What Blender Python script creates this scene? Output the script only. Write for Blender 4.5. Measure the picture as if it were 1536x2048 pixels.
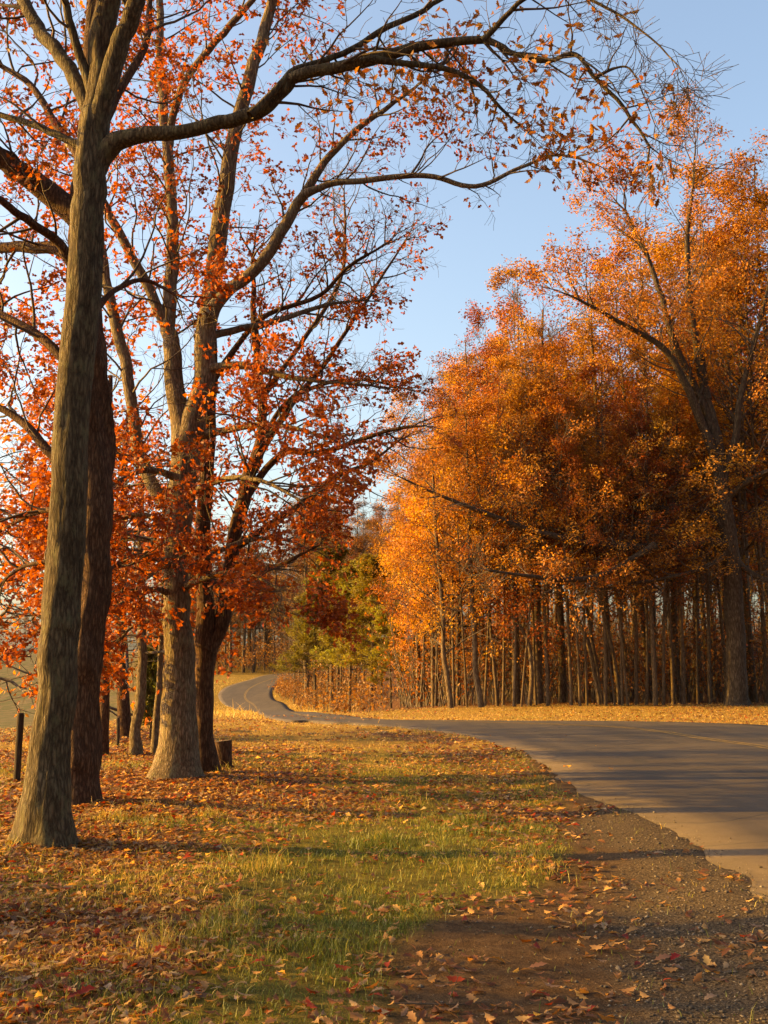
import bpy, math, random
import numpy as np
from mathutils import Vector, noise

scene = bpy.context.scene
for o in list(bpy.data.objects):
    bpy.data.objects.remove(o)
COL = scene.collection
R = math.radians

# ------------------------------------------------------------------ camera
FPX, HOR, CAMH = 2250.0, 1340.0, 1.6          # focal length in photo pixels, horizon row, eye height
PITCH = math.atan((HOR - 1024) / FPX)
cam = bpy.data.cameras.new('camera')
cam.sensor_fit = 'VERTICAL'
cam.sensor_height = 24
cam.lens = 24 * FPX / 2048
cam.clip_start = 0.05
cam.clip_end = 3000
camo = bpy.data.objects.new('camera', cam)
COL.objects.link(camo)
camo.location = (0, 0, CAMH)
camo.rotation_euler = (math.pi / 2 + PITCH, 0, 0)
scene.camera = camo

# ------------------------------------------------------------------ sky, sun, exposure
SUN_EL, SUN_AZ = R(16.5), R(-86)               # azimuth clockwise from +Y
world = bpy.data.worlds.new('World')
scene.world = world
world.use_nodes = True
wn = world.node_tree
wn.nodes.clear()
sky = wn.nodes.new('ShaderNodeTexSky')
sky.sky_type = 'NISHITA'
sky.sun_disc = False
sky.sun_elevation = SUN_EL
sky.sun_rotation = SUN_AZ
sky.air_density = 1.0
sky.dust_density = 4.0
sky.ozone_density = 0.6
bg = wn.nodes.new('ShaderNodeBackground')
bg.inputs[1].default_value = 0.11
wo = wn.nodes.new('ShaderNodeOutputWorld')
wn.links.new(sky.outputs[0], bg.inputs[0])
wn.links.new(bg.outputs[0], wo.inputs[0])
sun = bpy.data.lights.new('sun', 'SUN')
sun.energy = 5.0
sun.angle = R(0.6)
sun.color = (1.0, 0.56, 0.07)
suno = bpy.data.objects.new('sun', sun)
COL.objects.link(suno)
sd = Vector((math.sin(SUN_AZ) * math.cos(SUN_EL), math.cos(SUN_AZ) * math.cos(SUN_EL), math.sin(SUN_EL)))
suno.rotation_euler = sd.to_track_quat('Z', 'Y').to_euler()
scene.view_settings.view_transform = 'Standard'
scene.view_settings.look = 'None'
scene.view_settings.exposure = 1.8
scene.view_settings.gamma = 1.0
scene.view_settings.use_curve_mapping = False

# ------------------------------------------------------------------ helpers
rng = np.random.default_rng(7)
rd = random.Random(11)
CP, SP = math.cos(PITCH), math.sin(PITCH)


def ray(px, py):
    u, v = (px - 768) / FPX, (1024 - py) / FPX
    return u, -v * SP + CP, v * CP + SP


def at(px, py, Y):
    x, y, z = ray(px, py)
    t = Y / y
    return (x * t, Y, CAMH + z * t)


def mperpx(Y):
    return Y / FPX


def sstep(a, b, x):
    t = np.clip((x - a) / (b - a), 0, 1)
    return t * t * (3 - 2 * t)


_yk = np.arange(-60, 1200, 0.5)
_zk = np.interp(_yk, [-60, 36, 50, 60, 80, 97, 113, 130, 150, 200, 300, 500, 1200],
                [0, 0, -.25, -.6, -1.3, -1.62, -1.2, -.2, 1.05, 3.3, 6.5, 10, 16])
_k = np.hanning(21); _k /= _k.sum()
_zs = np.convolve(np.pad(_zk, 10, mode='edge'), _k, mode='valid')


def hb(x, y):
    x = np.asarray(x, float); y = np.asarray(y, float)
    dip = np.interp(y, _yk, _zs)
    m = 1 - sstep(-3, 9, x) * (1 - sstep(120, 160, y))
    z = dip * m
    z = z - 0.45 * sstep(-6.5, -16, x) * sstep(6, 14, y)
    z = z + 0.16 * sstep(41, 49, y) * sstep(-4, 3, x) * (1 - sstep(60, 100, y))
    return z


def hbf(x, y):
    return float(hb(x, y))


def ground_hit(px, py):
    x, y, z = ray(px, py)
    t = np.arange(3, 400, 0.05) / y
    h = CAMH + z * t - hb(x * t, y * t)
    i = np.argmax(h < 0)
    if h[i] >= 0:
        i = len(t) - 1
    return (float(x * t[i]), float(y * t[i]))


def _hash(ix, iy, s):
    n = (ix * 374761393 + iy * 668265263 + s * 144665) & 0x7fffffff
    n = ((n ^ (n >> 13)) * 1274126177) & 0x7fffffff
    return ((n ^ (n >> 16)) & 0xffff) / 65535.0


def vn(x, y, s=0):
    x = np.asarray(x, float); y = np.asarray(y, float)
    ix = np.floor(x).astype(np.int64); iy = np.floor(y).astype(np.int64)
    fx = x - ix; fy = y - iy
    fx = fx * fx * (3 - 2 * fx); fy = fy * fy * (3 - 2 * fy)
    a = _hash(ix, iy, s); b = _hash(ix + 1, iy, s); c = _hash(ix, iy + 1, s); d = _hash(ix + 1, iy + 1, s)
    return (a * (1 - fx) + b * fx) * (1 - fy) + (c * (1 - fx) + d * fx) * fy


def fbm(x, y, s=0, o=4):
    r, a, t = 0, 0.5, 0
    for i in range(o):
        r = r + a * vn(x, y, s + i * 17); t += a
        x = x * 2.03 + 5.1; y = y * 2.03 + 9.7; a *= .5
    return r / t


def mk(name, V, F, mat, parent=None, smooth=False, attrs=None, color=None):
    """mesh object from vertex array and a list of face arrays (tris / quads)"""
    me = bpy.data.meshes.new(name)
    V = np.asarray(V, np.float32)
    F = [np.asarray(f, np.int32) for f in F if len(f)]
    me.vertices.add(len(V)); me.vertices.foreach_set('co', V.ravel())
    nl = sum(f.size for f in F); npol = sum(len(f) for f in F)
    me.loops.add(nl); me.polygons.add(npol)
    me.loops.foreach_set('vertex_index', np.concatenate([f.ravel() for f in F]))
    tot = np.concatenate([np.full(len(f), f.shape[1], np.int32) for f in F])
    st = np.zeros(npol, np.int32); st[1:] = np.cumsum(tot)[:-1]
    me.polygons.foreach_set('loop_start', st)
    try:
        me.polygons.foreach_set('loop_total', tot)
    except Exception:
        pass
    if smooth:
        me.polygons.foreach_set('use_smooth', np.ones(npol, bool))
    me.update(calc_edges=True)
    for k, (dom, arr) in (attrs or {}).items():
        a = me.attributes.new(k, 'FLOAT', dom)
        a.data.foreach_set('value', np.asarray(arr, np.float32))
    if mat:
        me.materials.append(mat)
    o = bpy.data.objects.new(name, me)
    COL.objects.link(o)
    if parent:
        o.parent = parent
    if color:
        o.color = (*color, 1)
    return o


def thing(name, loc, label, cat, group=None):
    o = bpy.data.objects.new(name, None)
    o.empty_display_size = 0.2
    COL.objects.link(o)
    o.location = loc
    o['label'] = label; o['category'] = cat
    if group:
        o['group'] = group
    return o


def tag(o, label=None, cat=None, group=None, kind=None):
    if label: o['label'] = label
    if cat: o['category'] = cat
    if group: o['group'] = group
    if kind: o['kind'] = kind
    return o


# ------------------------------------------------------------------ materials
class NT:
    def __init__(s, name):
        s.m = bpy.data.materials.new(name); s.m.use_nodes = True
        s.t = s.m.node_tree; s.t.nodes.clear()
        s.out = s.n('ShaderNodeOutputMaterial')

    def n(s, typ, **kw):
        nd = s.t.nodes.new(typ)
        for k, v in kw.items():
            if k.startswith('i_'):
                key = k[2:]
                key = int(key) if key.isdigit() else key
                nd.inputs[key].default_value = v
            else:
                setattr(nd, k, v)
        return nd

    def l(s, a, b):
        s.t.links.new(a, b)

    def noise(s, vec, scale, detail=4, rough=.55):
        nd = s.n('ShaderNodeTexNoise')
        nd.inputs['Scale'].default_value = scale
        nd.inputs['Detail'].default_value = detail
        nd.inputs['Roughness'].default_value = rough
        s.l(vec, nd.inputs['Vector'])
        return nd.outputs['Fac']

    def ramp(s, fac, stops):
        nd = s.n('ShaderNodeValToRGB')
        el = nd.color_ramp.elements
        while len(el) < len(stops):
            el.new(0.5)
        for e, (p, c) in zip(el, stops):
            e.position = p
            e.color = (*c, 1) if len(c) == 3 else c
        s.l(fac, nd.inputs[0])
        return nd.outputs[0]

    def mix(s, fac, a, b, blend='MIX'):
        nd = s.n('ShaderNodeMix', data_type='RGBA', blend_type=blend)
        for sock, v in ((nd.inputs[0], fac), (nd.inputs[6], a), (nd.inputs[7], b)):
            if isinstance(v, (int, float)):
                sock.default_value = v
            elif isinstance(v, tuple):
                sock.default_value = (*v, 1)
            else:
                s.l(v, sock)
        return nd.outputs[2]

    def math(s, op, a, b=None):
        nd = s.n('ShaderNodeMath', operation=op)
        for sock, v in ((nd.inputs[0], a), (nd.inputs[1], b)):
            if v is None:
                continue
            if isinstance(v, (int, float)):
                sock.default_value = v
            else:
                s.l(v, sock)
        return nd.outputs[0]

    def vec(s, coord='Object', scale=(1, 1, 1)):
        tc = s.n('ShaderNodeTexCoord')
        mp = s.n('ShaderNodeMapping')
        mp.inputs['Scale'].default_value = scale
        s.l(tc.outputs[coord], mp.inputs['Vector'])
        return mp.outputs[0]

    def finish(s, col, rough=.85, bump=None, bstr=.4, bdist=.02, spec=.25):
        p = s.n('ShaderNodeBsdfPrincipled')
        p.inputs['Roughness'].default_value = rough
        p.inputs['Specular IOR Level'].default_value = spec
        if isinstance(col, tuple):
            p.inputs['Base Color'].default_value = (*col, 1)
        else:
            s.l(col, p.inputs['Base Color'])
        if bump is not None:
            b = s.n('ShaderNodeBump')
            b.inputs['Strength'].default_value = bstr
            b.inputs['Distance'].default_value = bdist
            s.l(bump, b.inputs['Height'])
            s.l(b.outputs[0], p.inputs['Normal'])
        s.l(p.outputs[0], s.out.inputs[0])
        return s.m


def bark_mat(name, dark, mid, light, lichen=None, sc=1.0):
    t = NT(name)
    v = t.vec('Object', (19 * sc, 19 * sc, 3.8 * sc))
    f1 = t.noise(v, 1.0, 6, .62)
    vor = t.n('ShaderNodeTexVoronoi', feature='DISTANCE_TO_EDGE')
    vor.inputs['Scale'].default_value = .9
    warp = t.n('ShaderNodeVectorMath', operation='ADD')
    wn_ = t.n('ShaderNodeTexNoise'); wn_.inputs['Scale'].default_value = .8
    t.l(v, wn_.inputs['Vector']); t.l(v, warp.inputs[0]); t.l(wn_.outputs['Color'], warp.inputs[1])
    t.l(warp.outputs[0], vor.inputs['Vector'])
    ridge = t.math('MINIMUM', t.math('MULTIPLY', vor.outputs['Distance'], 3.0), 1.0)
    f2 = t.noise(t.vec('Object', (55 * sc, 55 * sc, 17 * sc)), 1.0, 5, .65)
    h = t.math('ADD', t.math('MULTIPLY', ridge, .25), t.math('ADD', t.math('MULTIPLY', f1, .55), t.math('MULTIPLY', f2, .46)))
    col = t.ramp(h, [(0.36, dark), (0.62, mid), (0.86, light)])
    big = t.noise(t.vec('Object', (2.2, 2.2, 1.1)), 1.0, 4, .6)
    col = t.mix(t.ramp(big, [(.4, (0, 0, 0)), (.7, (1, 1, 1))]), col, t.mix(1.0, col, (.72, .66, .6), 'MULTIPLY'))
    if lichen:
        ln = t.noise(t.vec('Object', (9, 9, 5)), 1.0, 6, .7)
        col = t.mix(t.math('MULTIPLY', t.ramp(ln, [(.52, (0, 0, 0)), (.66, (1, 1, 1))]), .65), col, lichen)
    return t.finish(col, .9, h, .9, .025, .15)


def leaf_mat():
    t = NT('leaf')
    oi = t.n('ShaderNodeObjectInfo')
    at_ = t.n('ShaderNodeAttribute', attribute_name='rnd')
    r = at_.outputs['Fac']
    val = t.ramp(r, [(0, (.42, .34, .3)), (.35, (.8, .72, .7)), (.7, (1.1, 1.1, 1.0)), (.9, (1.3, 1.4, 1.2)), (1, (1.5, 2.0, 1.8))])
    col = t.mix(1.0, oi.outputs['Color'], val, 'MULTIPLY')
    p = t.n('ShaderNodeBsdfPrincipled')
    p.inputs['Roughness'].default_value = .5
    p.inputs['Specular IOR Level'].default_value = .28
    t.l(col, p.inputs['Base Color'])
    tr = t.n('ShaderNodeBsdfTranslucent')
    sat = t.n('ShaderNodeHueSaturation'); sat.inputs['Saturation'].default_value = 1.12; sat.inputs['Value'].default_value = 1.25
    t.l(col, sat.inputs['Color']); t.l(sat.outputs[0], tr.inputs['Color'])
    mx = t.n('ShaderNodeMixShader'); mx.inputs[0].default_value = .48
    t.l(p.outputs[0], mx.inputs[1]); t.l(tr.outputs[0], mx.inputs[2])
    t.l(mx.outputs[0], t.out.inputs[0])
    return t.m


LEAF = leaf_mat()
BARK_GREY = bark_mat('bark_grey_lichen', (.014, .010, .006), (.075, .054, .029), (.165, .125, .07), (.13, .115, .055), 1.7)
BARK_RED = bark_mat('bark_brown', (.016, .008, .005), (.075, .038, .019), (.16, .09, .048), None, 1.7)
BARK_TAN = bark_mat('bark_tan', (.03, .02, .012), (.135, .095, .056), (.28, .21, .13), (.17, .15, .08), 1.7)
BARK_WOOD = bark_mat('bark_woodland', (.022, .014, .008), (.105, .07, .038), (.20, .145, .085))
BARK_DARK = bark_mat('bark_dark', (.016, .011, .007), (.06, .042, .026), (.12, .09, .055))
TWIG = NT('twig_bark')
TWIG = TWIG.finish(TWIG.ramp(TWIG.noise(TWIG.vec('Object', (8, 8, 8)), 1.0, 3), [(.3, (.04, .026, .016)), (.7, (.12, .085, .055))]), .85)


# ------------------------------------------------------------------ terrain and road outlines
Lp = [(2.7, -60), (2.78, -20), (2.65, 4), (2.66, 9), (2.72, 10.6), (2.78, 12), (2.75, 13.1), (2.45, 14.4), (2.52, 16), (2.62, 18)] + \
     [ground_hit(*p) for p in [(1048, 1515), (998, 1497), (933, 1477), (858, 1467), (768, 1457), (709, 1451), (628, 1446), (530, 1434),
                               (480, 1424), (450, 1411), (437, 1395), (440, 1383), (460, 1371), (498, 1360), (548, 1348), (640, 1341)]] + [(20, 195), (70, 230)]
Rp = [(12.6, -60), (12.6, -20), (12.6, 4), (12.6, 9), (12.6, 11), (12.6, 12.5), (12.6, 14), (12.6, 16), (12.5, 18), (12.4, 20.5), (12.2, 23.5), (11.7, 27)] + \
     [ground_hit(*p) for p in [(1536, 1455), (1300, 1447), (1050, 1445), (888, 1444), (768, 1442), (690, 1432),
                               (625, 1425), (575, 1414), (550, 1400), (545, 1390), (547, 1378), (560, 1366), (600, 1356), (690, 1347)]] + [(30, 186), (76, 220)]


def catmull(P, m):
    P = np.asarray(P, float)
    Q = np.vstack([2 * P[0] - P[1], P, 2 * P[-1] - P[-2]])
    out = []
    for i in range(1, len(Q) - 2):
        p0, p1, p2, p3 = Q[i - 1], Q[i], Q[i + 1], Q[i + 2]
        for t in np.linspace(0, 1, m, endpoint=False):
            out.append(.5 * (2 * p1 + (p2 - p0) * t + (2 * p0 - 5 * p1 + 4 * p2 - p3) * t * t + (3 * p1 - p0 - 3 * p2 + p3) * t ** 3))
    out.append(Q[-2])
    return np.array(out)


def lin(P, m):
    P = np.asarray(P, float)
    idx = np.linspace(0, len(P) - 1, (len(P) - 1) * m + 1)
    return np.stack([np.interp(idx, np.arange(len(P)), P[:, k]) for k in range(P.shape[1])], 1)


assert len(Lp) == len(Rp), (len(Lp), len(Rp))
RL = catmull(Lp, 14); RR = catmull(Rp, 14)
# broken, crumbly asphalt edge on the near side
jl = (fbm(RL[:, 1] * 1.7, RL[:, 1] * 0, 3, 3) - .5) * .34
RL[:, 0] += jl * (RL[:, 1] < 34)


def inside(poly, x, y):
    c = np.zeros(x.shape, bool)
    n = len(poly)
    for i in range(n):
        x1, y1 = poly[i]; x2, y2 = poly[(i + 1) % n]
        if y1 == y2:
            continue
        cond = ((y1 > y) != (y2 > y))
        xi = (x2 - x1) * (y - y1) / (y2 - y1) + x1
        c ^= cond & (x < xi)
    return c


RPOLY = np.vstack([RL, RR[::-1]])


def road_x(y):
    """left edge of the near road by Y (only Y<34)"""
    k = RL[:, 1] < 33
    return np.interp(y, RL[k, 1], RL[k, 0])


def grow_axis(a, b, step, lo, hi, g=1.13):
    mid = list(np.arange(a, b + 1e-6, step))
    s, v = step, b
    up = []
    while v < hi:
        s *= g; v += s; up.append(v)
    s, v = step, a
    dn = []
    while v > lo:
        s *= g; v -= s; dn.append(v)
    return np.array(dn[::-1] + mid + up)


def dirt_mask(x, y):
    w = (fbm(x * .9, y * .9, 21, 4) - .5)
    # bare earth pull-in beside the tarmac, widening towards the camera
    edge = np.interp(y, [0, 5, 6.2, 7.3, 8.3, 9.5, 11, 14, 20], [-.5, -.15, .0, .25, .75, 1.35, 1.75, 2.25, 2.5])
    d = sstep(-.25, .3, x - edge + w * 1.1)
    d = d * (1 - sstep(19, 30, y))
    return d


def gravel_mask(x, y):
    w = (fbm(x * 1.3, y * 1.3, 44, 4) - .5)
    edge = np.interp(y, [0, 5, 7, 9, 11, 13, 15, 18], [1.0, 1.15, 1.5, 1.75, 2.0, 2.35, 2.6, 3.2])
    return sstep(-.35, .25, x - edge + w * .9) * (1 - sstep(15, 18, y))


def leaf_mask(x, y):
    """how thick the leaf litter lies: 0..1"""
    n = fbm(x * .55, y * .55, 61, 4)
    tree = np.zeros_like(x)
    for tx, ty, rr in [(-3.1, 10.3, 2.6), (-3.5, 13.2, 3.0), (-3.0, 16.6, 3.6), (-5.2, 21.7, 4), (-6.2, 28, 4), (-1.5, 14, 2.5)]:
        tree = np.maximum(tree, 1 - sstep(.2, 1, np.hypot(x - tx, y - ty) / rr))
    edge = np.exp(-((x - (road_x(np.clip(y, 0, 32)) - 1.0)) / .9) ** 2) * sstep(9, 14, y) * (1 - sstep(26, 32, y))
    tree = np.maximum(tree, .75 * sstep(-.3, -1.6, x) * (1 - sstep(7.5, 9.5, y)))
    return np.clip(tree * .8 + .32 * sstep(.5, .72, n) + .75 * edge * n * 1.4, 0, 1)


def micro(x, y):
    near = 1 - sstep(25, 60, y)
    gr = 1 - dirt_mask(x, y)
    b = (fbm(x * .8, y * .8, 5, 4) - .5) * .10 + (fbm(x * 5, y * 5, 6, 3) - .5) * (.012 + .03 * gr)
    ruts = np.sin((x * .92 + y * .38) * 34 + 3 * fbm(x, y, 9, 2)) * .006 * sstep(.1, .5, dirt_mask(x, y)) * (1 - sstep(7, 9, y)) * (1 - sstep(1.0, 1.4, x))
    d = np.clip(road_x(np.clip(y, 0, 32)) - x, 0, 3)
    fade = sstep(0, 1.0, d) * (y < 33) + (y >= 33) * .4
    mound = .07 * np.exp(-((x + 3.2) / 1.6) ** 2) * sstep(7, 9, y) * (1 - sstep(18, 24, y))
    return (b * fade + ruts) * near + mound


xs = grow_axis(-7.5, 4.5, .085, -420, 420, 1.16)
ys = np.concatenate([np.arange(-40, 3.2, 1.2), np.arange(3.3, 16, .085), np.arange(16, 36, .2), grow_axis(36.2, 60, .6, 36.2, 900, 1.09)])
ys = np.unique(ys)
GX, GY = np.meshgrid(xs, ys)
inr = inside(RPOLY, GX.ravel(), GY.ravel()).reshape(GX.shape)
GZ = hb(GX, GY) + np.where(inr, 0, micro(GX, GY))
# shoulder ramps up to the tarmac edge
dl = np.abs(road_x(np.clip(GY, -40, 32)) - GX)
ramp = (1 - sstep(0.12, .95, dl)) * (GY < 32)
GZ = np.where(inr, np.where((dl < .3) & (GY < 32), hb(GX, GY) + .047, hb(GX, GY) - .03), GZ + .06 * ramp)
ny, nx = GX.shape
V = np.stack([GX.ravel(), GY.ravel(), GZ.ravel()], 1)
ii = np.arange((ny - 1) * (nx - 1)); r_, c_ = ii // (nx - 1), ii % (nx - 1)
q = r_ * nx + c_
F = np.stack([q, q + 1, q + nx + 1, q + nx], 1)


def terr_mat():
    t = NT('ground_cover')
    g = t.n('ShaderNodeNewGeometry')
    P = g.outputs['Position']
    a = lambda nm: t.n('ShaderNodeAttribute', attribute_name=nm).outputs['Fac']
    n1 = t.noise(P, 1.1, 6, .6); n2 = t.noise(P, 9, 6, .7); n3 = t.noise(P, 60, 4, .7); n4 = t.noise(P, .25, 3, .5)
    green = t.ramp(n2, [(.25, (.045, .036, .008)), (.5, (.11, .088, .018)), (.75, (.20, .145, .032))])
    dry = t.ramp(n2, [(.25, (.10, .054, .013)), (.5, (.25, .145, .03)), (.75, (.40, .25, .058))])
    grass = t.mix(t.ramp(t.math('ADD', t.math('MULTIPLY', n1, .6), a('dry')), [(.38, (0, 0, 0)), (.72, (1, 1, 1))]), green, dry)
    lit = t.ramp(n3, [(.3, (.045, .022, .012)), (.5, (.14, .065, .028)), (.68, (.24, .13, .06))])
    grass = t.mix(t.ramp(t.math('ADD', t.math('MULTIPLY', n2, .5), t.math('MULTIPLY', a('litter'), .55)), [(.42, (0, 0, 0)), (.6, (1, 1, 1))]), grass, lit)
    dirt = t.ramp(t.math('ADD', t.math('MULTIPLY', n2, .6), t.math('MULTIPLY', n3, .4)), [(.3, (.03, .017, .009)), (.5, (.085, .049, .024)), (.72, (.17, .102, .05))])
    grav = t.ramp(n3, [(.34, (.02, .014, .008)), (.5, (.082, .057, .034)), (.66, (.17, .122, .075))])
    col = t.mix(a('dirt'), grass, dirt)
    col = t.mix(a('gravel'), col, grav)
    # ploughed strips in the field beyond the fence
    wv = t.n('ShaderNodeTexWave', wave_type='BANDS', bands_direction='X')
    wv.inputs['Scale'].default_value = .16; wv.inputs['Distortion'].default_value = 9.0; wv.inputs['Detail'].default_value = 5
    t.l(P, wv.inputs['Vector'])
    fld = t.mix(t.ramp(wv.outputs['Fac'], [(.35, (0, 0, 0)), (.7, (1, 1, 1))]), t.ramp(n1, [(.3, (.08, .075, .028)), (.7, (.13, .11, .045))]), t.ramp(n1, [(.3, (.11, .085, .04)), (.7, (.18, .13, .06))]))
    col = t.mix(a('field'), col, fld)
    h = t.math('ADD', t.math('MULTIPLY', n2, .5), t.math('MULTIPLY', n3, .5))
    return t.finish(col, .95, h, 1.0, .045, .05)


fx, fy = GX.ravel(), GY.ravel()
at_dry = np.clip(.05 + .75 * sstep(18, 32, fy) - .25 * sstep(2, -3, fx) * (fy < 14) + .4 * sstep(7, 10, fx) + .25 * sstep(-3, -6, fx) - .75 * sstep(45, 70, fy) * sstep(-6, -10, fx), 0, 1)
terrain = mk('ground', V, [F], terr_mat(), smooth=True, attrs={
    'dirt': ('POINT', dirt_mask(fx, fy)), 'gravel': ('POINT', gravel_mask(fx, fy) * dirt_mask(fx, fy)),
    'litter': ('POINT', np.maximum(leaf_mask(fx, fy) * (fy < 36), sstep(46, 50, fy) * sstep(-4, 0, fx))),
    'dry': ('POINT', at_dry), 'field': ('POINT', sstep(-7.5, -10, fx + 0.05 * (fy - 20)) * sstep(8, 14, fy) * (1 - sstep(-.04, .0, (fx / np.maximum(fy, 1)) + .20)))})
tag(terrain, kind='structure')


# interpolated ground height incl. micro relief
def gz(x, y):
    x = np.asarray(x, float); y = np.asarray(y, float)
    i = np.clip(np.searchsorted(xs, x) - 1, 0, nx - 2); j = np.clip(np.searchsorted(ys, y) - 1, 0, ny - 2)
    u = (x - xs[i]) / (xs[i + 1] - xs[i]); v = (y - ys[j]) / (ys[j + 1] - ys[j])
    return (GZ[j, i] * (1 - u) + GZ[j, i + 1] * u) * (1 - v) + (GZ[j + 1, i] * (1 - u) + GZ[j + 1, i + 1] * u) * v


# road sheet
NU = 13
us = np.linspace(0, 1, NU)
RV = []
for u in us:
    p = RL * (1 - u) + RR * u
    z = hb(p[:, 0], p[:, 1]) + .062 - .035 * sstep(34, 42, p[:, 1]) + (.05 - .038 * sstep(30, 45, p[:, 1])) * (1 - (2 * u - 1) ** 2) + (fbm(p[:, 0] * .5, p[:, 1] * .5, 31, 3) - .5) * .012
    RV.append(np.stack([p[:, 0], p[:, 1], z], 1))
sk0 = RV[0].copy(); sk0[:, 2] -= .16; sk0[:, 0] -= .02
sk1 = RV[-1].copy(); sk1[:, 2] -= .16
RV = np.stack([sk0] + RV + [sk1], 1)
m, n = RV.shape[:2]
ii = np.arange((m - 1) * (n - 1)); q = (ii // (n - 1)) * n + ii % (n - 1)
RF = np.stack([q, q + 1, q + n + 1, q + n], 1)


def road_mat():
    t = NT('asphalt')
    P = t.n('ShaderNodeNewGeometry').outputs['Position']
    n1 = t.noise(P, .8, 5, .6); n2 = t.noise(P, 140, 3, .7); n3 = t.noise(P, 6, 5, .65)
    col = t.ramp(t.math('ADD', t.math('MULTIPLY', n2, .55), t.math('ADD', t.math('MULTIPLY', n1, .3), t.math('MULTIPLY', n3, .15))),
                 [(.3, (.032, .022, .013)), (.5, (.066, .046, .027)), (.7, (.115, .083, .052))])
    vor = t.n('ShaderNodeTexVoronoi', feature='DISTANCE_TO_EDGE'); vor.inputs['Scale'].default_value = .35
    wp = t.n('ShaderNodeVectorMath', operation='ADD'); nn = t.n('ShaderNodeTexNoise'); nn.inputs['Scale'].default_value = 1.2
    t.l(P, nn.inputs['Vector']); t.l(P, wp.inputs[0]); t.l(nn.outputs['Color'], wp.inputs[1]); t.l(wp.outputs[0], vor.inputs['Vector'])
    crack = t.ramp(vor.outputs['Distance'], [(0.0, (1, 1, 1)), (.012, (0, 0, 0))])
    st = t.noise(t.vec('Object', (1.5, .12, 1)), 1.0, 4, .6)
    col = t.mix(t.ramp(st, [(.42, (0, 0, 0)), (.62, (.55, .55, .55))]), col, (.035, .024, .015))
    col = t.mix(t.math('MULTIPLY', crack, .75), col, (.02, .016, .012))
    return t.finish(col, .8, t.math('ADD', n2, t.math('MULTIPLY', crack, -1.0)), .5, .01, .3)


ROADM = road_mat()
road = mk('road', RV.reshape(-1, 3), [RF], ROADM, smooth=True)
tag(road, kind='structure')


def yellow_mat():
    t = NT('worn_yellow_paint')
    P = t.n('ShaderNodeNewGeometry').outputs['Position']
    n = t.noise(P, 9, 5, .75)
    col = t.mix(t.ramp(n, [(.42, (0, 0, 0)), (.62, (1, 1, 1))]), (.26, .16, .03), (.07, .05, .03))
    return t.finish(col, .75)


YEL = yellow_mat()
wid = np.hypot(*(RR - RL).T)
for off in (-.11, .11):
    rows = []
    sel = (RL[:, 1] > 2) & (RL[:, 1] < 170)
    for k in (-.055, .055):
        u = .5 + (off + k) / wid
        uu = u[:, None]
        p = RL * (1 - uu) + RR * uu
        # height from the road sheet itself
        fi = u * (NU - 1); i0 = np.clip(fi.astype(int), 0, NU - 2); fr = fi - i0
        zz = RV[np.arange(m), i0 + 1, 2] * (1 - fr) + RV[np.arange(m), i0 + 2, 2] * fr
        rows.append(np.stack([p[:, 0], p[:, 1], zz + .005], 1)[sel])
    S = np.stack(rows, 1); mm = len(S)
    q = np.arange(mm - 1) * 2
    o = mk('road_marking', S.reshape(-1, 3), [np.stack([q, q + 1, q + 3, q + 2], 1)], YEL)
    tag(o, kind='structure')


# ------------------------------------------------------------------ leaf templates
def tmpl(st, fold=.35, curl=.12):
    """stations (x, halfwidth) -> folded leaf, tris"""
    v, f = [], []
    mid, lf, rt = [], [], []
    for x, w in st:
        z = -curl * (x * 2 - 1) ** 2
        mid.append(len(v)); v.append((x, 0, z))
        if w > 0:
            lf.append(len(v)); v.append((x, w, z + w * fold)); rt.append(len(v)); v.append((x, -w, z + w * fold))
        else:
            lf.append(mid[-1]); rt.append(mid[-1])
    for i in range(len(st) - 1):
        for s, flip in ((lf, 0), (rt, 1)):
            quad = [mid[i], mid[i + 1], s[i + 1], s[i]]
            if flip:
                quad = quad[::-1]
            u = []
            for k in quad:
                if k not in u:
                    u.append(k)
            if len(u) == 3:
                f.append(u)
            else:
                f.append([u[0], u[1], u[2]]); f.append([u[0], u[2], u[3]])
    v = np.array(v, float); v[:, 0] -= 0.0
    return v, np.array(f)


OAK_HI = tmpl([(0, 0), (.14, .03), (.26, .16), (.34, .10), (.5, .24), (.58, .14), (.74, .2), (.82, .1), (1, 0)], .35, .09)
OAK_MID = tmpl([(0, 0), (.28, .22), (.42, .08), (.68, .28), (1, 0)], .35, .14)
KITE = (np.array([(0, 0, 0), (.5, .30, .12), (1, 0, -.1), (.5, -.30, .12)], float), np.array([[0, 1, 2], [0, 2, 3]]))
NEEDLE = (np.array([(0, 0, 0), (.5, .11, .03), (1, 0, -.05), (.5, -.11, .03)], float), np.array([[0, 1, 2], [0, 2, 3]]))


def place_leaves(T, pos, dirs, size, nrm=None, rnd=None):
    """T template; pos (N,3); dirs (N,3) long axis; size (N,)"""
    tv, tf = T
    N = len(pos)
    d = dirs / np.maximum(np.linalg.norm(dirs, axis=1, keepdims=True), 1e-6)
    if nrm is None:
        nrm = rng.normal(size=(N, 3))
    b = np.cross(nrm, d); b /= np.maximum(np.linalg.norm(b, axis=1, keepdims=True), 1e-6)
    c = np.cross(d, b)
    V = pos[:, None, :] + size[:, None, None] * (tv[None, :, 0:1] * d[:, None] + tv[None, :, 1:2] * b[:, None] + tv[None, :, 2:3] * c[:, None])
    F = tf[None] + (np.arange(N) * len(tv))[:, None, None]
    if rnd is None:
        rnd = rng.random(N)
    return V.reshape(-1, 3), F.reshape(-1, 3), np.repeat(rnd, len(tf))


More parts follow.
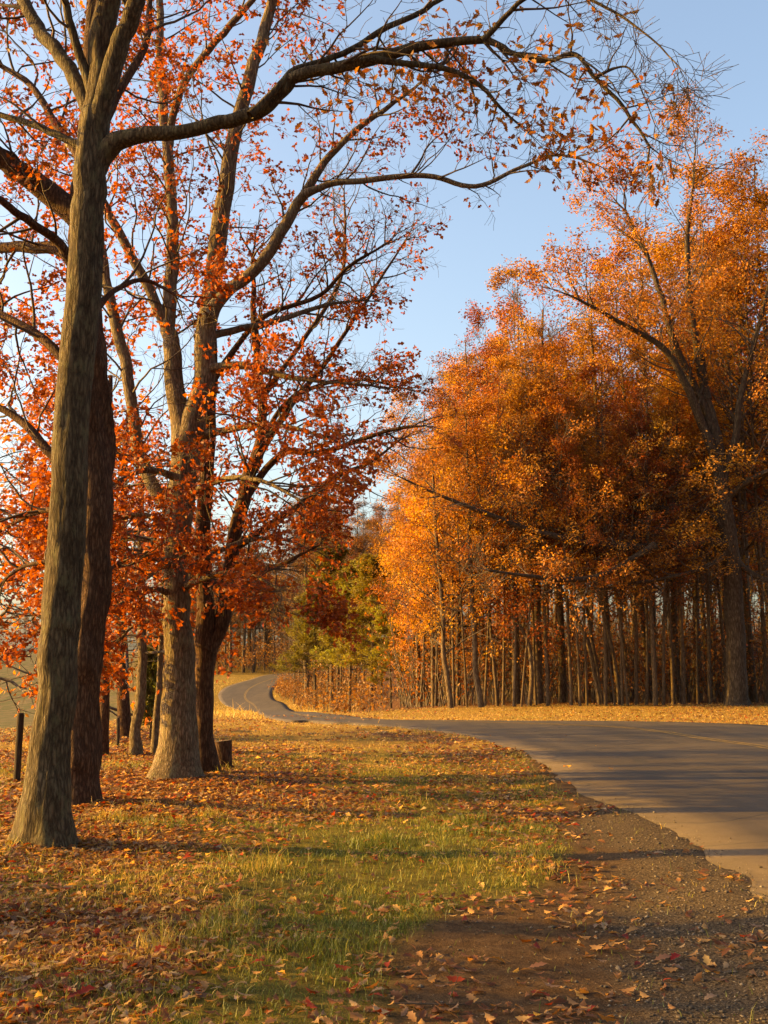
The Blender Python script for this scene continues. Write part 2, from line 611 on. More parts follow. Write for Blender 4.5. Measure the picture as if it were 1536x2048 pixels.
# ------------------------------------------------------------------ branch tubes
def tubes(br, kfun):
    """br: list of (pts Nx3, radii N). Returns V, F(quads)"""
    groups = {}
    for p, r in br:
        groups.setdefault(kfun(r[0]), []).append((p, r))
    VV, FF, base = [], [], 0
    for k, lst in groups.items():
        P = np.concatenate([np.asarray(p, float) for p, r in lst]); Rr = np.concatenate([np.asarray(r, float) for p, r in lst])
        ln = np.array([len(p) for p, r in lst])
        bid = np.repeat(np.arange(len(lst)), ln)
        T = np.zeros_like(P)
        same = bid[1:] == bid[:-1]
        d = P[1:] - P[:-1]
        T[:-1][same] += d[same]; T[1:][same] += d[same]
        T /= np.maximum(np.linalg.norm(T, axis=1, keepdims=True), 1e-9)
        st = np.concatenate([[0], np.cumsum(ln)[:-1]])
        overall = P[st + ln - 1] - P[st]
        overall /= np.maximum(np.linalg.norm(overall, axis=1, keepdims=True), 1e-9)
        ref = np.where(np.abs(overall[:, 2:3]) > .7, np.array([[1., 0, 0]]), np.array([[0, 0, 1.]]))[bid]
        b = np.cross(ref, T); b /= np.maximum(np.linalg.norm(b, axis=1, keepdims=True), 1e-6)
        c = np.cross(T, b)
        a = np.arange(k) / k * 2 * np.pi
        ring = P[:, None] + Rr[:, None, None] * (np.cos(a)[None, :, None] * b[:, None] + np.sin(a)[None, :, None] * c[:, None])
        i = np.nonzero(same)[0]
        q = (i[:, None] * k + np.arange(k)[None]); q2 = (i[:, None] * k + (np.arange(k)[None] + 1) % k)
        FF.append(np.stack([q, q2, q2 + k, q + k], -1).reshape(-1, 4) + base)
        VV.append(ring.reshape(-1, 3)); base += len(P) * k
    return np.concatenate(VV), np.concatenate(FF)


def kf(r):
    return 3 if r < .008 else 4 if r < .02 else 6 if r < .06 else 9


class Tree:
    def __init__(s, seed):
        s.r = random.Random(seed); s.br = []; s.lv = []; s.seed = seed

    def grow(s, p, d, L, r, lvl, P, leaf=True):
        R_ = s.r
        seg = P.get('seg', .25)
        n = max(3, min(12, int(L / seg)))
        wig, trop = P.get('wig', .22), P.get('trop', .05)
        pts = [tuple(p)]; rad = [r]; ds = []
        x, y, z = p; dx, dy, dz = d
        st = L / n
        for i in range(n):
            dx += R_.gauss(0, wig); dy += R_.gauss(0, wig); dz += R_.gauss(0, wig * .8) + trop
            l = math.sqrt(dx * dx + dy * dy + dz * dz) or 1
            dx /= l; dy /= l; dz /= l
            x += dx * st; y += dy * st; z += dz * st
            pts.append((x, y, z)); ds.append((dx, dy, dz))
            rad.append(max(r * (1 - .8 * (i + 1) / n), P.get('rmin', .0025)))
        s.br.append((pts, rad))
        if lvl < P['max']:
            s.kids(pts, rad, L, lvl, P, leaf)
        if leaf and lvl >= P.get('leaf_from', P['max']):
            s.leaves(pts, ds, P)

    def kids(s, pts, rad, L, lvl, P, leaf=True, t0=.22, count=None):
        R_ = s.r
        nc = P['n'][lvl] if count is None else count
        nc = int(nc) + (1 if R_.random() < nc - int(nc) else 0)
        n = len(pts) - 1
        for k in range(nc):
            t = t0 + (1 - t0) * (k + R_.random()) / nc
            f = min(t * n, n - 1e-3); i = int(f); f -= i
            a, b = pts[i], pts[i + 1]
            p = [a[j] + (b[j] - a[j]) * f for j in range(3)]
            d = Vector((b[0] - a[0], b[1] - a[1], b[2] - a[2])).normalized()
            q = Vector((R_.gauss(0, 1), R_.gauss(0, 1), R_.gauss(0, P.get('flat', .7)) + P.get('lift', .15)))
            q -= d * q.dot(d)
            if q.length < 1e-3:
                continue
            q.normalize()
            an = R(R_.uniform(*P.get('ang', (32, 68))))
            nd = d * math.cos(an) + q * math.sin(an)
            ll = L * R_.uniform(*P.get('ratio', (.32, .6))) * (1.15 - .55 * t)
            ll = max(ll, P.get('lmin', .18))
            s.grow(p, nd, ll, max((rad[i] * (1 - f) + rad[i + 1] * f) * R_.uniform(.45, .7), .003), lvl + 1, P, leaf)

    def leaves(s, pts, ds, P):
        R_ = s.r
        sc = P.get('clump', .55)
        e = pts[-1]
        nv = noise.noise(Vector((e[0] * sc + s.seed * 3.1, e[1] * sc, e[2] * sc * 1.5)))
        if nv < P.get('thr', -.1):
            return
        n = P['nleaf'] * (0.6 + .8 * R_.random())
        n = int(n) + (R_.random() < n - int(n))
        m = len(pts) - 1
        sp = P.get('spread', .04)
        for k in range(n):
            f = (.35 + .65 * R_.random()) * m
            i = min(int(f), m - 1); f -= i
            a, b = pts[i], pts[i + 1]
            d = ds[i]
            s.lv.append((a[0] + (b[0] - a[0]) * f + R_.gauss(0, sp), a[1] + (b[1] - a[1]) * f + R_.gauss(0, sp), a[2] + (b[2] - a[2]) * f + R_.gauss(0, sp),
                         d[0] * .7 + R_.gauss(0, .6), d[1] * .7 + R_.gauss(0, .6), d[2] * .5 + R_.gauss(0, .5) - P.get('droop', .5)))

    def build(s, root, T, size, color, bark=TWIG, origin=(0, 0, 0), keep=None):
        o3 = np.array(origin)
        if s.br:
            V, F = tubes(s.br, kf)
            mk('branches', V - o3, [F], bark, root, True)
        if s.lv:
            A = np.array(s.lv)
            sz = rng.uniform(.7, 1.25, len(A)) * size
            # leaf colour drifts in clumps as well as leaf by leaf
            cl = np.array([noise.noise(Vector((p[0] * .9, p[1] * .9, p[2] * 1.3 + s.seed))) for p in A[:, :3]])
            rn = np.clip(rng.random(len(A)) * .75 + .13 + cl * .35, 0, 1)
            V, F, rr = place_leaves(T, A[:, :3] - o3, A[:, 3:], sz, None, rn)
            o = mk('crown', V, [F], LEAF, root, False, {'rnd': ('FACE', rr)}, color)
            o['kind'] = 'stuff'
            return o


def smooth_line(pts, m):
    return catmull(np.array(pts), m)


def trace(lst, Y0, Y1=None):
    """photo points (px,py,width_px[,Y]) -> world polyline and radii, depth runs Y0 -> Y1"""
    Y1 = Y0 if Y1 is None else Y1
    n = len(lst)
    P, Rr = [], []
    for i, e in enumerate(lst):
        Y = Y0 + (Y1 - Y0) * (i / (n - 1)) ** 1.2
        P.append((*at(e[0], e[1], Y), e[2] * .5 * mperpx(Y)))
    return P


def limb_poly(lst, Y0, Y1, m=6):
    Q = smooth_line(trace(lst, Y0, Y1), m)
    P, r = Q[:, :3].copy(), np.maximum(Q[:, 3], .003)
    seg = np.arange(len(P))
    j = min(.05, r.mean() * .5)
    P += np.stack([(vn(seg * .55, seg * 0 + k * 7.7, int(abs(lst[0][0] * 3 + lst[0][1])) % 997) - .5) * j for k in range(3)], 1) * np.clip(seg / 4, 0, 1)[:, None]
    return P, r


def trunk_mesh(P, r, root, mat, origin, k=36, flare=.9, nb=6, seed=0, rough=.05, name='trunk', burl=0):
    """lumpy tapering trunk with root flare; P polyline from the ground up"""
    P = np.asarray(P, float); r = np.asarray(r, float)
    L = np.concatenate([[0], np.cumsum(np.linalg.norm(np.diff(P, axis=0), axis=1))])
    nr = int(L[-1] / .06) + 8
    s = np.linspace(0, 1, nr) ** 1.15 * L[-1]
    C = np.stack([np.interp(s, L, P[:, j]) for j in range(3)], 1)
    rr = np.interp(s, L, r)
    a = np.arange(k) / k * 2 * np.pi
    A, S = np.meshgrid(a, s)
    h = C[:, 2] - P[0, 2]
    fl = flare * np.exp(-np.maximum(h, 0) / .22)[:, None] * (.45 + .55 * np.maximum(0, np.cos(A * nb / 2 + seed + .6 * np.sin(A + seed))) ** 1.5)
    fl = fl + .16 * np.exp(-np.maximum(h, 0) / .9)[:, None]
    ca, sa = np.cos(A), np.sin(A)
    bark = (fbm(ca * 3.2 + 10 + seed, S * 1.6 + sa * 3.2, seed, 3) - .5) * 2 * rough * 1.6 + (fbm(A * 7, S * 3.5, seed + 3, 2) - .5) * rough * (np.sin(A / 2) ** .5)
    if burl:
        bark = bark + burl * np.maximum(0, fbm(ca * 1.5 + seed, S * 1.9 + sa * 1.5, seed + 9, 2) - .55) * 3
    rad = rr[:, None] * (1 + fl + bark)
    V = np.stack([C[:, 0:1] + rad * ca, C[:, 1:2] + rad * sa, np.repeat(C[:, 2:3], k, 1)], -1).reshape(-1, 3) - np.array(origin)
    i = np.arange(nr - 1)[:, None] * k; j = np.arange(k)[None]
    F = np.stack([i + j, i + (j + 1) % k, i + k + (j + 1) % k, i + k + j], -1).reshape(-1, 4)
    return mk(name, V, [F], mat, root, True)


def hero(name, label, Y, trunk, limbs, par, T, size, color, bark, seed, flare=.9, group=None, rough=.05, burl=0, leaf_objs=0, nside=1.0):
    t = Tree(seed)
    P, r = limb_poly(trunk, Y, Y, 5)
    gz0 = float(gz(P[0, 0], Y))
    P[0, 2] = gz0 - .12
    org = (P[0, 0], Y, gz0)
    root = thing(name, org, label, 'tree', group)
    trunk_mesh(P, r, root, bark, org, flare=flare, seed=seed, rough=rough, burl=burl)
    for lm in limbs:
        pts, dy = lm['p'], lm.get('dy', 0)
        LP, lr = limb_poly(pts, Y + lm.get('y0', 0), Y + lm.get('y0', 0) + dy, 6)
        lr = lr.copy()
        lr[:4] *= np.array([1.35, 1.22, 1.1, 1.03])
        V_, F_ = tubes([(LP, lr)], lambda q: 14)
        mk('limb', V_ - np.array(org), [F_], bark, root, True)
        Ls = float(np.linalg.norm(np.diff(LP, axis=0), axis=1).sum())
        pp = dict(par); pp.update(lm.get('par', {}))
        ln = pp.get('side', 1.5)
        cnt = pp.get('dens', 2.2) * Ls * nside
        t.kids([tuple(q) for q in LP], list(np.minimum(lr, pp.get('rside', .03))), ln / .45, 0, pp, True, lm.get('t0', .25), cnt)
        # the tip itself forks into twigs
        d = LP[-1] - LP[-3]; d = d / np.linalg.norm(d)
        for k in range(3):
            dd = Vector(d) + Vector((t.r.gauss(0, .35), t.r.gauss(0, .35), t.r.gauss(0, .3)))
            t.grow(tuple(LP[-1]), tuple(dd.normalized()), ln * .6, max(lr[-1] * .8, .004), 1, pp)
    if Y < 12:      # twigs at the very tip of the long limb have dropped their leaves
        t.lv = [q for q in t.lv if q[0] / q[1] < .275]
    if leaf_objs and t.lv:
        A = np.array(t.lv)
        # the leaves that show largest: nearest to the camera and inside the frame
        dist = np.hypot(A[:, 1], np.hypot(A[:, 0], A[:, 2] - CAMH))
        fr = (A[:, 1] > 1) & (np.abs(A[:, 0] / A[:, 1]) < .345) & ((A[:, 2] - CAMH) / A[:, 1] < .60)
        key = np.where(fr, dist, 1e6)
        idx = np.argsort(key)[:leaf_objs]
        tv, tf = OAK_HI
        meshes = []
        for v in range(8):
            o = mk('leaf', tv * np.array([1, rng.uniform(.8, 1.15), rng.uniform(.5, 1.8)]), [tf], LEAF, None, False, {'rnd': ('FACE', np.full(len(tf), (v + .5) / 8))})
            meshes.append(o.data); bpy.data.objects.remove(o)
        for k, i in enumerate(idx):
            o = bpy.data.objects.new('leaf', meshes[k % 8])
            o.parent = root
            o.location = A[i, :3] - np.array(org)
            q = Vector(A[i, 3:]).to_track_quat('X', 'Z')
            o.rotation_mode = 'QUATERNION'
            o.rotation_quaternion = q @ Vector((1, 0, 0)).rotation_difference(Vector((1, 0, 0)))
            from mathutils import Quaternion
            o.rotation_quaternion = q @ Quaternion((1, 0, 0), rng.uniform(0, 6.28))
            s_ = size * rng.uniform(.8, 1.25)
            o.scale = (s_, s_, s_)
            o.color = (*color, 1)
            COL.objects.link(o)
        keep = np.ones(len(A), bool); keep[idx] = False
        t.lv = list(map(tuple, A[keep]))
    t.build(root, T, size, color, TWIG, org)
    return root


RED = (.31, .078, .016)
RUST = (.34, .095, .026)
BROWN = (.30, .125, .042)
PAR = dict(max=3, n=[0, 4, 3.4, 0], side=1.5, dens=2.6, seg=.13, wig=.20, trop=.02, nleaf=7, thr=-.12, droop=.45, clump=.8, ratio=(.38, .62), flat=.6, lmin=.22, spread=.06, leaf_from=3)

# ------------------------------------------------------------------ the oak closest to the camera
sparse = dict(nleaf=2.6, thr=.06, dens=2.6, side=1.1)
T1 = hero('oak_tree', 'tall grey barked oak, the nearest trunk, with one long limb reaching over the road', 10.3,
     [(90, 1690, 88), (98, 1600, 82), (105, 1500, 77), (116, 1300, 74), (124, 1200, 73), (142, 900, 71), (169, 600, 72), (176, 450, 68), (183, 350, 66), (190, 260, 62), (197, 190, 58), (205, 100, 52), (215, 0, 48), (224, -150, 40), (236, -350, 28), (250, -600, 12)],
     [dict(p=[(192, 290, 40), (205, 220, 44), (232, 110, 42), (262, 30, 38), (288, -60, 34), (335, -250, 24), (380, -480, 10)], dy=-.6, par=sparse, t0=.4),
      dict(p=[(190, 260, 32), (160, 175, 33), (115, 105, 30), (75, 55, 28), (45, 0, 26), (0, -60, 20), (-90, -130, 9)], dy=.9, par=sparse),
      dict(p=[(188, 190, 22), (150, 80, 19), (130, 0, 16), (112, -90, 10), (90, -200, 5)], dy=-.3, par=sparse),
      dict(p=[(190, 330, 44), (222, 292, 44), (270, 272, 35), (360, 265, 30), (440, 245, 30), (520, 222, 30), (565, 180, 28), (600, 150, 26), (680, 135, 25), (768, 112, 24),
              (850, 90, 21), (960, 80, 17), (1000, 92, 13), (1040, 112, 12), (1095, 122, 10), (1150, 108, 10), (1195, 160, 9), (1250, 220, 8), (1300, 292, 5)], dy=-1.0,
           par=dict(sparse, dens=4.0, side=.75, nleaf=2.0, thr=.04), t0=.3),
      dict(p=[(965, 82, 13), (1000, 45, 12), (1045, 0, 10), (1110, -30, 9), (1180, 0, 7), (1240, 30, 6), (1300, 75, 4), (1355, 130, 3)], y0=-.8, dy=-.6, par=dict(sparse, side=.6, dens=5, nleaf=.55, thr=.1, wig=.12, trop=-.06), t0=.05),
      dict(p=[(740, 118, 14), (840, 130, 13), (900, 140, 12), (960, 170, 10), (1000, 215, 7), (1040, 250, 4)], y0=-.6, dy=.3, par=dict(sparse, side=.65, dens=4.5, nleaf=2.4, thr=-.02), t0=.1),
      dict(p=[(500, 230, 14), (545, 185, 15), (590, 140, 14), (645, 122, 13), (710, 95, 13), (768, 58, 13), (830, 30, 12), (885, -5, 10), (960, -60, 6)], y0=-.4, dy=.5, par=dict(sparse, side=.8, nleaf=2.4, thr=0), t0=.15),
      dict(p=[(1190, 155, 7), (1235, 135, 5), (1262, 140, 4), (1285, 185, 3), (1310, 250, 2)], y0=-.95, dy=-.2, par=dict(sparse, side=.4, dens=5, nleaf=.8), t0=.1),
      dict(p=[(180, 300, 17), (110, 268, 16), (60, 248, 14), (0, 230, 12), (-60, 215, 8)], dy=.4, par=sparse)],
     PAR, OAK_HI, .10, BROWN, BARK_GREY, 3, flare=1.15, rough=.075, leaf_objs=300)

# ------------------------------------------------------------------ reddish oak right behind it
mid = dict(nleaf=9, thr=-.08, dens=3.0, side=1.7)
hero('oak_tree', 'reddish brown knobbly oak trunk close behind the nearest grey oak', 13.25,
     [(158, 1612, 72), (158, 1590, 66), (160, 1495, 63), (172, 1300, 66), (184, 1200, 72), (187, 1050, 72), (186, 900, 68), (178, 750, 66), (172, 600, 64), (172, 480, 60), (172, 380, 54),
      (178, 250, 44), (185, 100, 36), (190, -80, 27), (195, -300, 14)],
     [dict(p=[(170, 440, 52), (100, 388, 50), (50, 352, 46), (0, 315, 44), (-60, 280, 36), (-160, 250, 20)], dy=-.6, par=mid),
      dict(p=[(165, 530, 30), (120, 502, 28), (60, 495, 24), (0, 495, 22), (-80, 500, 14)], dy=1.0, par=mid),
      dict(p=[(165, 570, 24), (120, 490, 20), (60, 445, 18), (0, 400, 15), (-60, 365, 9)], dy=-1.2, par=mid),
      dict(p=[(165, 760, 22), (100, 690, 20), (50, 655, 18), (0, 630, 17), (-70, 600, 9)], dy=.8, par=mid),
      dict(p=[(160, 950, 22), (95, 900, 20), (60, 858, 18), (0, 815, 14), (-60, 790, 8)], dy=.5, par=mid),
      dict(p=[(165, 1060, 15), (100, 1020, 12), (40, 1040, 9), (-30, 1080, 5)], dy=1.5, par=mid),
      dict(p=[(165, 1130, 12), (80, 1125, 9), (20, 1150, 7), (-30, 1210, 4)], dy=1.6, par=mid),
      dict(p=[(180, 300, 24), (240, 180, 20), (290, 90, 16), (300, 0, 12), (310, -120, 6)], dy=1.2, par=mid),
      dict(p=[(180, 340, 20), (120, 260, 17), (60, 170, 14), (0, 130, 10), (-60, 80, 5)], dy=1.0, par=mid),
      dict(p=[(190, 620, 14), (230, 580, 12), (290, 560, 9), (350, 590, 5)], dy=1.5, par=mid)],
     PAR, OAK_MID, .10, RED, BARK_RED, 5, flare=.55, rough=.07, burl=.45, group=None)

# ------------------------------------------------------------------ the big twin oak in the middle of the row
dn = dict(nleaf=12, thr=-.3, dens=5.0, side=1.7)
ms = dict(nleaf=10, thr=-.1, dens=3.0, side=1.9)
hero('oak_tree', 'big forked oak with flared roots and a sunlit left flank, red leaves to the ground', 16.7,
     [(352, 1557, 84), (355, 1500, 72), (357, 1400, 64), (358, 1300, 58), (352, 1200, 54), (352, 1100, 52), (362, 1000, 56), (372, 900, 60), (382, 850, 54), (403, 780, 44), (412, 680, 42), (430, 520, 38), (450, 380, 34), (470, 270, 30), (502, 150, 28), (535, 40, 24), (562, -60, 18), (595, -220, 8)],
     [dict(p=[(372, 900, 46), (353, 790, 40), (345, 700, 36), (335, 640, 30), (347, 520, 27), (342, 400, 24), (333, 280, 22), (322, 150, 18), (318, 0, 15), (312, -180, 8)], dy=.8, par=ms),
      dict(p=[(409, 720, 20), (412, 680, 20), (430, 520, 20), (450, 380, 20), (470, 270, 20), (502, 150, 18), (535, 40, 16), (562, -60, 12), (595, -220, 6)], dy=.05, par=ms),
      dict(p=[(340, 670, 26), (325, 635, 23), (272, 530, 20), (222, 435, 18), (190, 370, 10)], dy=-.6, y0=.3, par=ms),
      dict(p=[(352, 1045, 34), (330, 1005, 30), (282, 925, 26), (266, 820, 24), (250, 720, 24), (222, 610, 22), (205, 500, 14), (190, 400, 7)], dy=.9, par=ms),
      dict(p=[(418, 630, 30), (450, 588, 26), (520, 530, 25), (570, 450, 24), (610, 385, 20), (660, 310, 15), (740, 240, 12), (790, 205, 9), (850, 160, 5)], y0=-.3, dy=-.6,
           par=dict(nleaf=4, thr=.0, dens=3.2, side=1.1), t0=.35),
      dict(p=[(605, 390, 17), (660, 368, 14), (720, 362, 13), (800, 352, 12), (870, 354, 11), (950, 373, 10), (1030, 340, 8), (1100, 312, 6), (1150, 315, 5), (1205, 335, 2)], y0=-.7, dy=-.5,
           par=dict(nleaf=2.6, thr=.0, dens=4.2, side=.95, lift=.5), t0=.1),
      dict(p=[(336, 290, 18), (350, 215, 16), (378, 150, 16), (430, 85, 15), (480, 30, 14), (530, -30, 10)], y0=.5, dy=-.8, par=dict(nleaf=3, thr=.05, side=1.0)),
      dict(p=[(400, 740, 20), (480, 730, 16), (540, 745, 14), (620, 760, 9), (740, 770, 5)], dy=-1.0, par=dict(dn, side=1.1, flat=.25, dens=3.4, nleaf=8, thr=-.1)),
      dict(p=[(390, 680, 18), (470, 660, 15), (560, 640, 12), (650, 610, 8), (720, 600, 4)], dy=.8, par=dict(dn, side=1.2, nleaf=5, dens=3, thr=-.05)),
      dict(p=[(400, 870, 16), (500, 852, 12), (560, 850, 9), (640, 870, 6)], dy=-1.5, par=dict(dn, side=1.2, flat=.25, nleaf=7, dens=3.4, thr=-.1)),
      dict(p=[(365, 960, 16), (300, 940, 13), (240, 960, 9), (200, 990, 5)], dy=-1.6, par=dict(dn, flat=.35)),
      dict(p=[(360, 1000, 16), (440, 960, 13), (520, 960, 9), (600, 1000, 5)], dy=-2.0, par=dict(dn, flat=.3, nleaf=8, dens=3.2, thr=-.1, side=1.3)),
      dict(p=[(352, 1110, 16), (300, 1080, 13), (240, 1080, 9), (195, 1110, 5)], dy=1.8, par=dict(dn, flat=.3)),
      dict(p=[(355, 1150, 15), (420, 1110, 12), (500, 1080, 10), (570, 1080, 7), (620, 1100, 4)], dy=1.6, par=dict(dn, flat=.25, nleaf=6, dens=3, thr=-.05, side=1.2)),
      dict(p=[(352, 1190, 14), (300, 1180, 11), (240, 1210, 8), (205, 1250, 4)], dy=-1.4, par=dict(dn, flat=.3, side=1.7)),
      dict(p=[(355, 1190, 12), (400, 1160, 10), (470, 1180, 8), (560, 1215, 6), (620, 1240, 3)], dy=-1.0, par=dict(dn, flat=.2, side=.9, nleaf=8, dens=3.4, thr=-.1)),
      dict(p=[(352, 1140, 14), (290, 1110, 11), (230, 1130, 8), (190, 1180, 4)], dy=-2.2, par=dict(dn, flat=.3, side=1.6)),
      dict(p=[(355, 1180, 14), (430, 1150, 11), (500, 1150, 8), (560, 1180, 4)], dy=-2.0, par=dict(dn, flat=.2, side=1.0, nleaf=7, dens=3, thr=-.05)),
      dict(p=[(352, 1060, 14), (290, 1030, 11), (235, 1040, 8), (190, 1060, 4)], dy=.3, par=dict(dn, flat=.3, side=1.6)),
      dict(p=[(355, 1250, 12), (320, 1240, 9), (270, 1250, 7), (230, 1290, 4)], dy=.4, par=dict(dn, flat=.3, side=1.3))],
     PAR, OAK_MID, .102, RED, BARK_TAN, 8, flare=.75, rough=.05)

bare = dict(nleaf=2, thr=.08, dens=3.6, side=1.3)
hero('oak_tree', 'slimmer oak stem beside the big forked oak, spreading thin branches toward the road', 17.6,
     [(410, 1545, 48), (408, 1450, 36), (408, 1350, 37), (413, 1280, 40), (408, 1180, 32), (404, 1080, 30), (415, 950, 30), (420, 800, 28), (425, 700, 22), (420, 600, 13)],
     [dict(p=[(414, 1300, 32), (445, 1240, 32), (458, 1140, 30), (480, 1030, 28), (502, 940, 28), (525, 880, 24), (522, 780, 18), (510, 650, 14), (505, 520, 7)], dy=.6, par=dict(ms, nleaf=4, thr=0, side=1.4)),
      dict(p=[(503, 940, 18), (530, 890, 16), (590, 800, 13), (640, 740, 10), (700, 650, 8), (760, 560, 6), (810, 480, 3)], y0=.4, dy=.8, par=bare, t0=.2),
      dict(p=[(480, 1010, 16), (560, 910, 14), (640, 905, 11), (720, 880, 9), (800, 856, 7), (850, 852, 3)], y0=.3, dy=-1.0, par=dict(nleaf=4.5, thr=-.02, dens=3.4, side=1.0, flat=.3), t0=.15),
      dict(p=[(462, 1100, 16), (540, 1050, 14), (600, 1010, 12), (680, 950, 10), (740, 925, 7), (800, 880, 3)], y0=.2, dy=.3, par=dict(nleaf=4.5, thr=-.02, dens=3.6, side=1.0, flat=.3), t0=.15),
      dict(p=[(425, 760, 13), (520, 640, 11), (640, 590, 9), (700, 530, 7), (770, 490, 4)], dy=-.8, par=dict(bare, nleaf=4), t0=.15),
      dict(p=[(450, 1190, 12), (510, 1140, 9), (560, 1130, 7), (640, 1090, 4)], y0=.1, dy=-1.2, par=dict(nleaf=6, thr=-.05, dens=3.2, side=1.0, flat=.3)),
      dict(p=[(500, 945, 12), (560, 820, 10), (640, 770, 8), (730, 760, 6), (820, 780, 3)], y0=.4, dy=1.5, par=dict(bare, nleaf=4, thr=-.02, flat=.3, side=1.0)),
      dict(p=[(520, 800, 12), (600, 690, 10), (680, 560, 8), (690, 450, 6), (688, 380, 3)], y0=.5, dy=2.5, par=dict(bare, nleaf=2))],
     PAR, OAK_MID, .10, RED, BARK_RED, 12, flare=.5, rough=.05)


# ------------------------------------------------------------------ generic trees
def gen_tree(H, r0, cb, n1, spread, seed, P, bend=.02, steep=.35, pine=False, trunk_top=1.0):
    """tree at the origin: returns (trunk polyline, radii, Tree with branches and leaves)"""
    t = Tree(seed)
    R_ = t.r
    n = 14
    pts, rad = [], []
    x = y = 0.0; vx, vy = R_.gauss(0, bend), R_.gauss(0, bend)
    for i in range(n + 1):
        f = i / n
        pts.append((x, y, f * H * trunk_top)); rad.append(r0 * (1 - .86 * f ** 1.1))
        x += vx * H / n + R_.gauss(0, .012 * H / n); y += vy * H / n + R_.gauss(0, .012 * H / n)
        vx = vx * .9 + R_.gauss(0, bend * .5); vy = vy * .9 + R_.gauss(0, bend * .5)
    for k in range(n1):
        f = cb + (1 - cb) * ((k + R_.random()) / n1) ** .9
        i = min(int(f * n), n - 1); ff = f * n - i
        p = tuple(pts[i][j] + (pts[i + 1][j] - pts[i][j]) * ff for j in range(3))
        az = k * 2.4 + R_.gauss(0, .5)
        g = (f - cb) / (1 - cb)
        prof = (math.sin(min(1, g * 1.15 + .22) * math.pi) ** .7 if not pine else (1.05 - g) ** .8)
        el = steep + g * .55 + R_.gauss(0, .12)
        d = Vector((math.cos(az) * math.cos(el), math.sin(az) * math.cos(el), math.sin(el)))
        L = spread * (prof * .9 + .18) * R_.uniform(.75, 1.15)
        t.grow(p, tuple(d), L, min(rad[i] * .5, .012 + L * .016), 1, P)
    return pts, rad, t


WP = dict(max=3, n=[0, 4.6, 4.0, 0], seg=.5, wig=.16, trop=.04, nleaf=20, thr=-.05, droop=.35, clump=.36, ratio=(.4, .66), flat=.7, lmin=.5, spread=.16, rmin=.006)


def tree_parts(name, pts, rad, t, T, size, color, bark, k=9, lod=True):
    """prototype pieces, returned as mesh data"""
    V_, F_ = tubes([(smooth_line([(*p, r) for p, r in zip(pts, rad)], 2)[:, :3], smooth_line([(*p, r) for p, r in zip(pts, rad)], 2)[:, 3])], lambda q: k)
    a = mk('trunk', V_, [F_], bark, None, True)
    V_, F_ = tubes(t.br, lambda r: 3 if r < .03 else 5)
    b = mk('branches', V_, [F_], TWIG, None, True)
    A = np.array(t.lv)
    sz = rng.uniform(.7, 1.3, len(A)) * size
    cl = np.array([noise.noise(Vector((p[0] * .5, p[1] * .5, p[2] * .6 + t.seed))) for p in A[:, :3]])
    rn = np.clip(rng.random(len(A)) * .5 + .22 + cl * .6, 0, .92)
    V_, F_, rr = place_leaves(T, A[:, :3], A[:, 3:], sz, None, rn)
    c = mk('crown', V_, [F_], LEAF, None, False, {'rnd': ('FACE', rr)}, color)
    out = (a.data, b.data, c.data)
    for o in (a, b, c):
        bpy.data.objects.remove(o)
    return out


PROTO = []
for s_ in range(5):       # slender woodland trees, nominal height 20 m
    PROTO.append(tree_parts('w', *gen_tree(20, .15, .30, 26, 3.6, 100 + s_, WP, bend=.012), KITE, .12, RUST, BARK_WOOD))
EDGE = []
for s_ in range(2):       # bushier trees of the wood's edge, nominal 12 m
    EDGE.append(tree_parts('e', *gen_tree(12, .14, .17, 30, 3.9, 140 + s_, dict(WP, nleaf=24, thr=-.3), bend=.015, steep=.15), KITE, .12, RUST, BARK_WOOD))
PP = dict(WP, max=2, n=[0, 9, 0], seg=.4, nleaf=50, thr=-.6, trop=.03, wig=.08, flat=.35, ratio=(.25, .45), spread=.12, droop=-.1, leaf_from=1)
PINE = [tree_parts('p', *gen_tree(14, .14, .28, 46, 2.9, 170 + s_, PP, bend=.008, steep=.1, pine=True), NEEDLE, .30, (.06, .07, .016), BARK_WOOD) for s_ in range(2)]
BP = dict(WP, max=3, n=[0, 5, 5, 0], nleaf=.7, thr=.0, wig=.14, trop=.06)
BAREP = [tree_parts('b', *gen_tree(13, .12, .22, 30, 3.2, 190 + s_, BP, bend=.015, steep=.45), KITE, .16, BROWN, BARK_WOOD) for s_ in range(2)]


def place_tree(name, label, group, proto, x, y, H, H0, rz, color, wx=None, tilt=(0, 0), bark=None, cat='tree', thick=None):
    z = hbf(x, y) - .08
    root = thing(name, (x, y, z), label, cat, group)
    s = H / H0
    w = s if wx is None else wx
    for nm, me in zip(('trunk', 'branches', 'crown'), proto):
        o = bpy.data.objects.new(nm, me)
        o.parent = root
        o.color = (*color, 1)
        if nm == 'trunk' and thick:
            o.scale = (thick / w, thick / w, 1)
        if nm == 'crown':
            o['kind'] = 'stuff'
        COL.objects.link(o)
    root.rotation_euler = (tilt[0], tilt[1], rz)
    root.scale = (w, w, s)
    return root


def px_of(x, y):
    return 768 + FPX * x / y


SKX = [520, 600, 700, 770, 830, 900, 960, 1050, 1150, 1250, 1350, 1450, 1540, 1900]
SKY_ = [1100, 1120, 1060, 960, 840, 720, 610, 510, 420, 320, 215, 240, 200, 200]


def skyline_h(x, y):
    py = np.interp(px_of(x, y), SKX, SKY_)
    return at(0, py, y)[2] - hbf(x, y)


PAL = [(.42, .19, .024), (.39, .15, .022), (.34, .105, .02), (.45, .22, .026), (.30, .085, .02), (.41, .20, .032)]
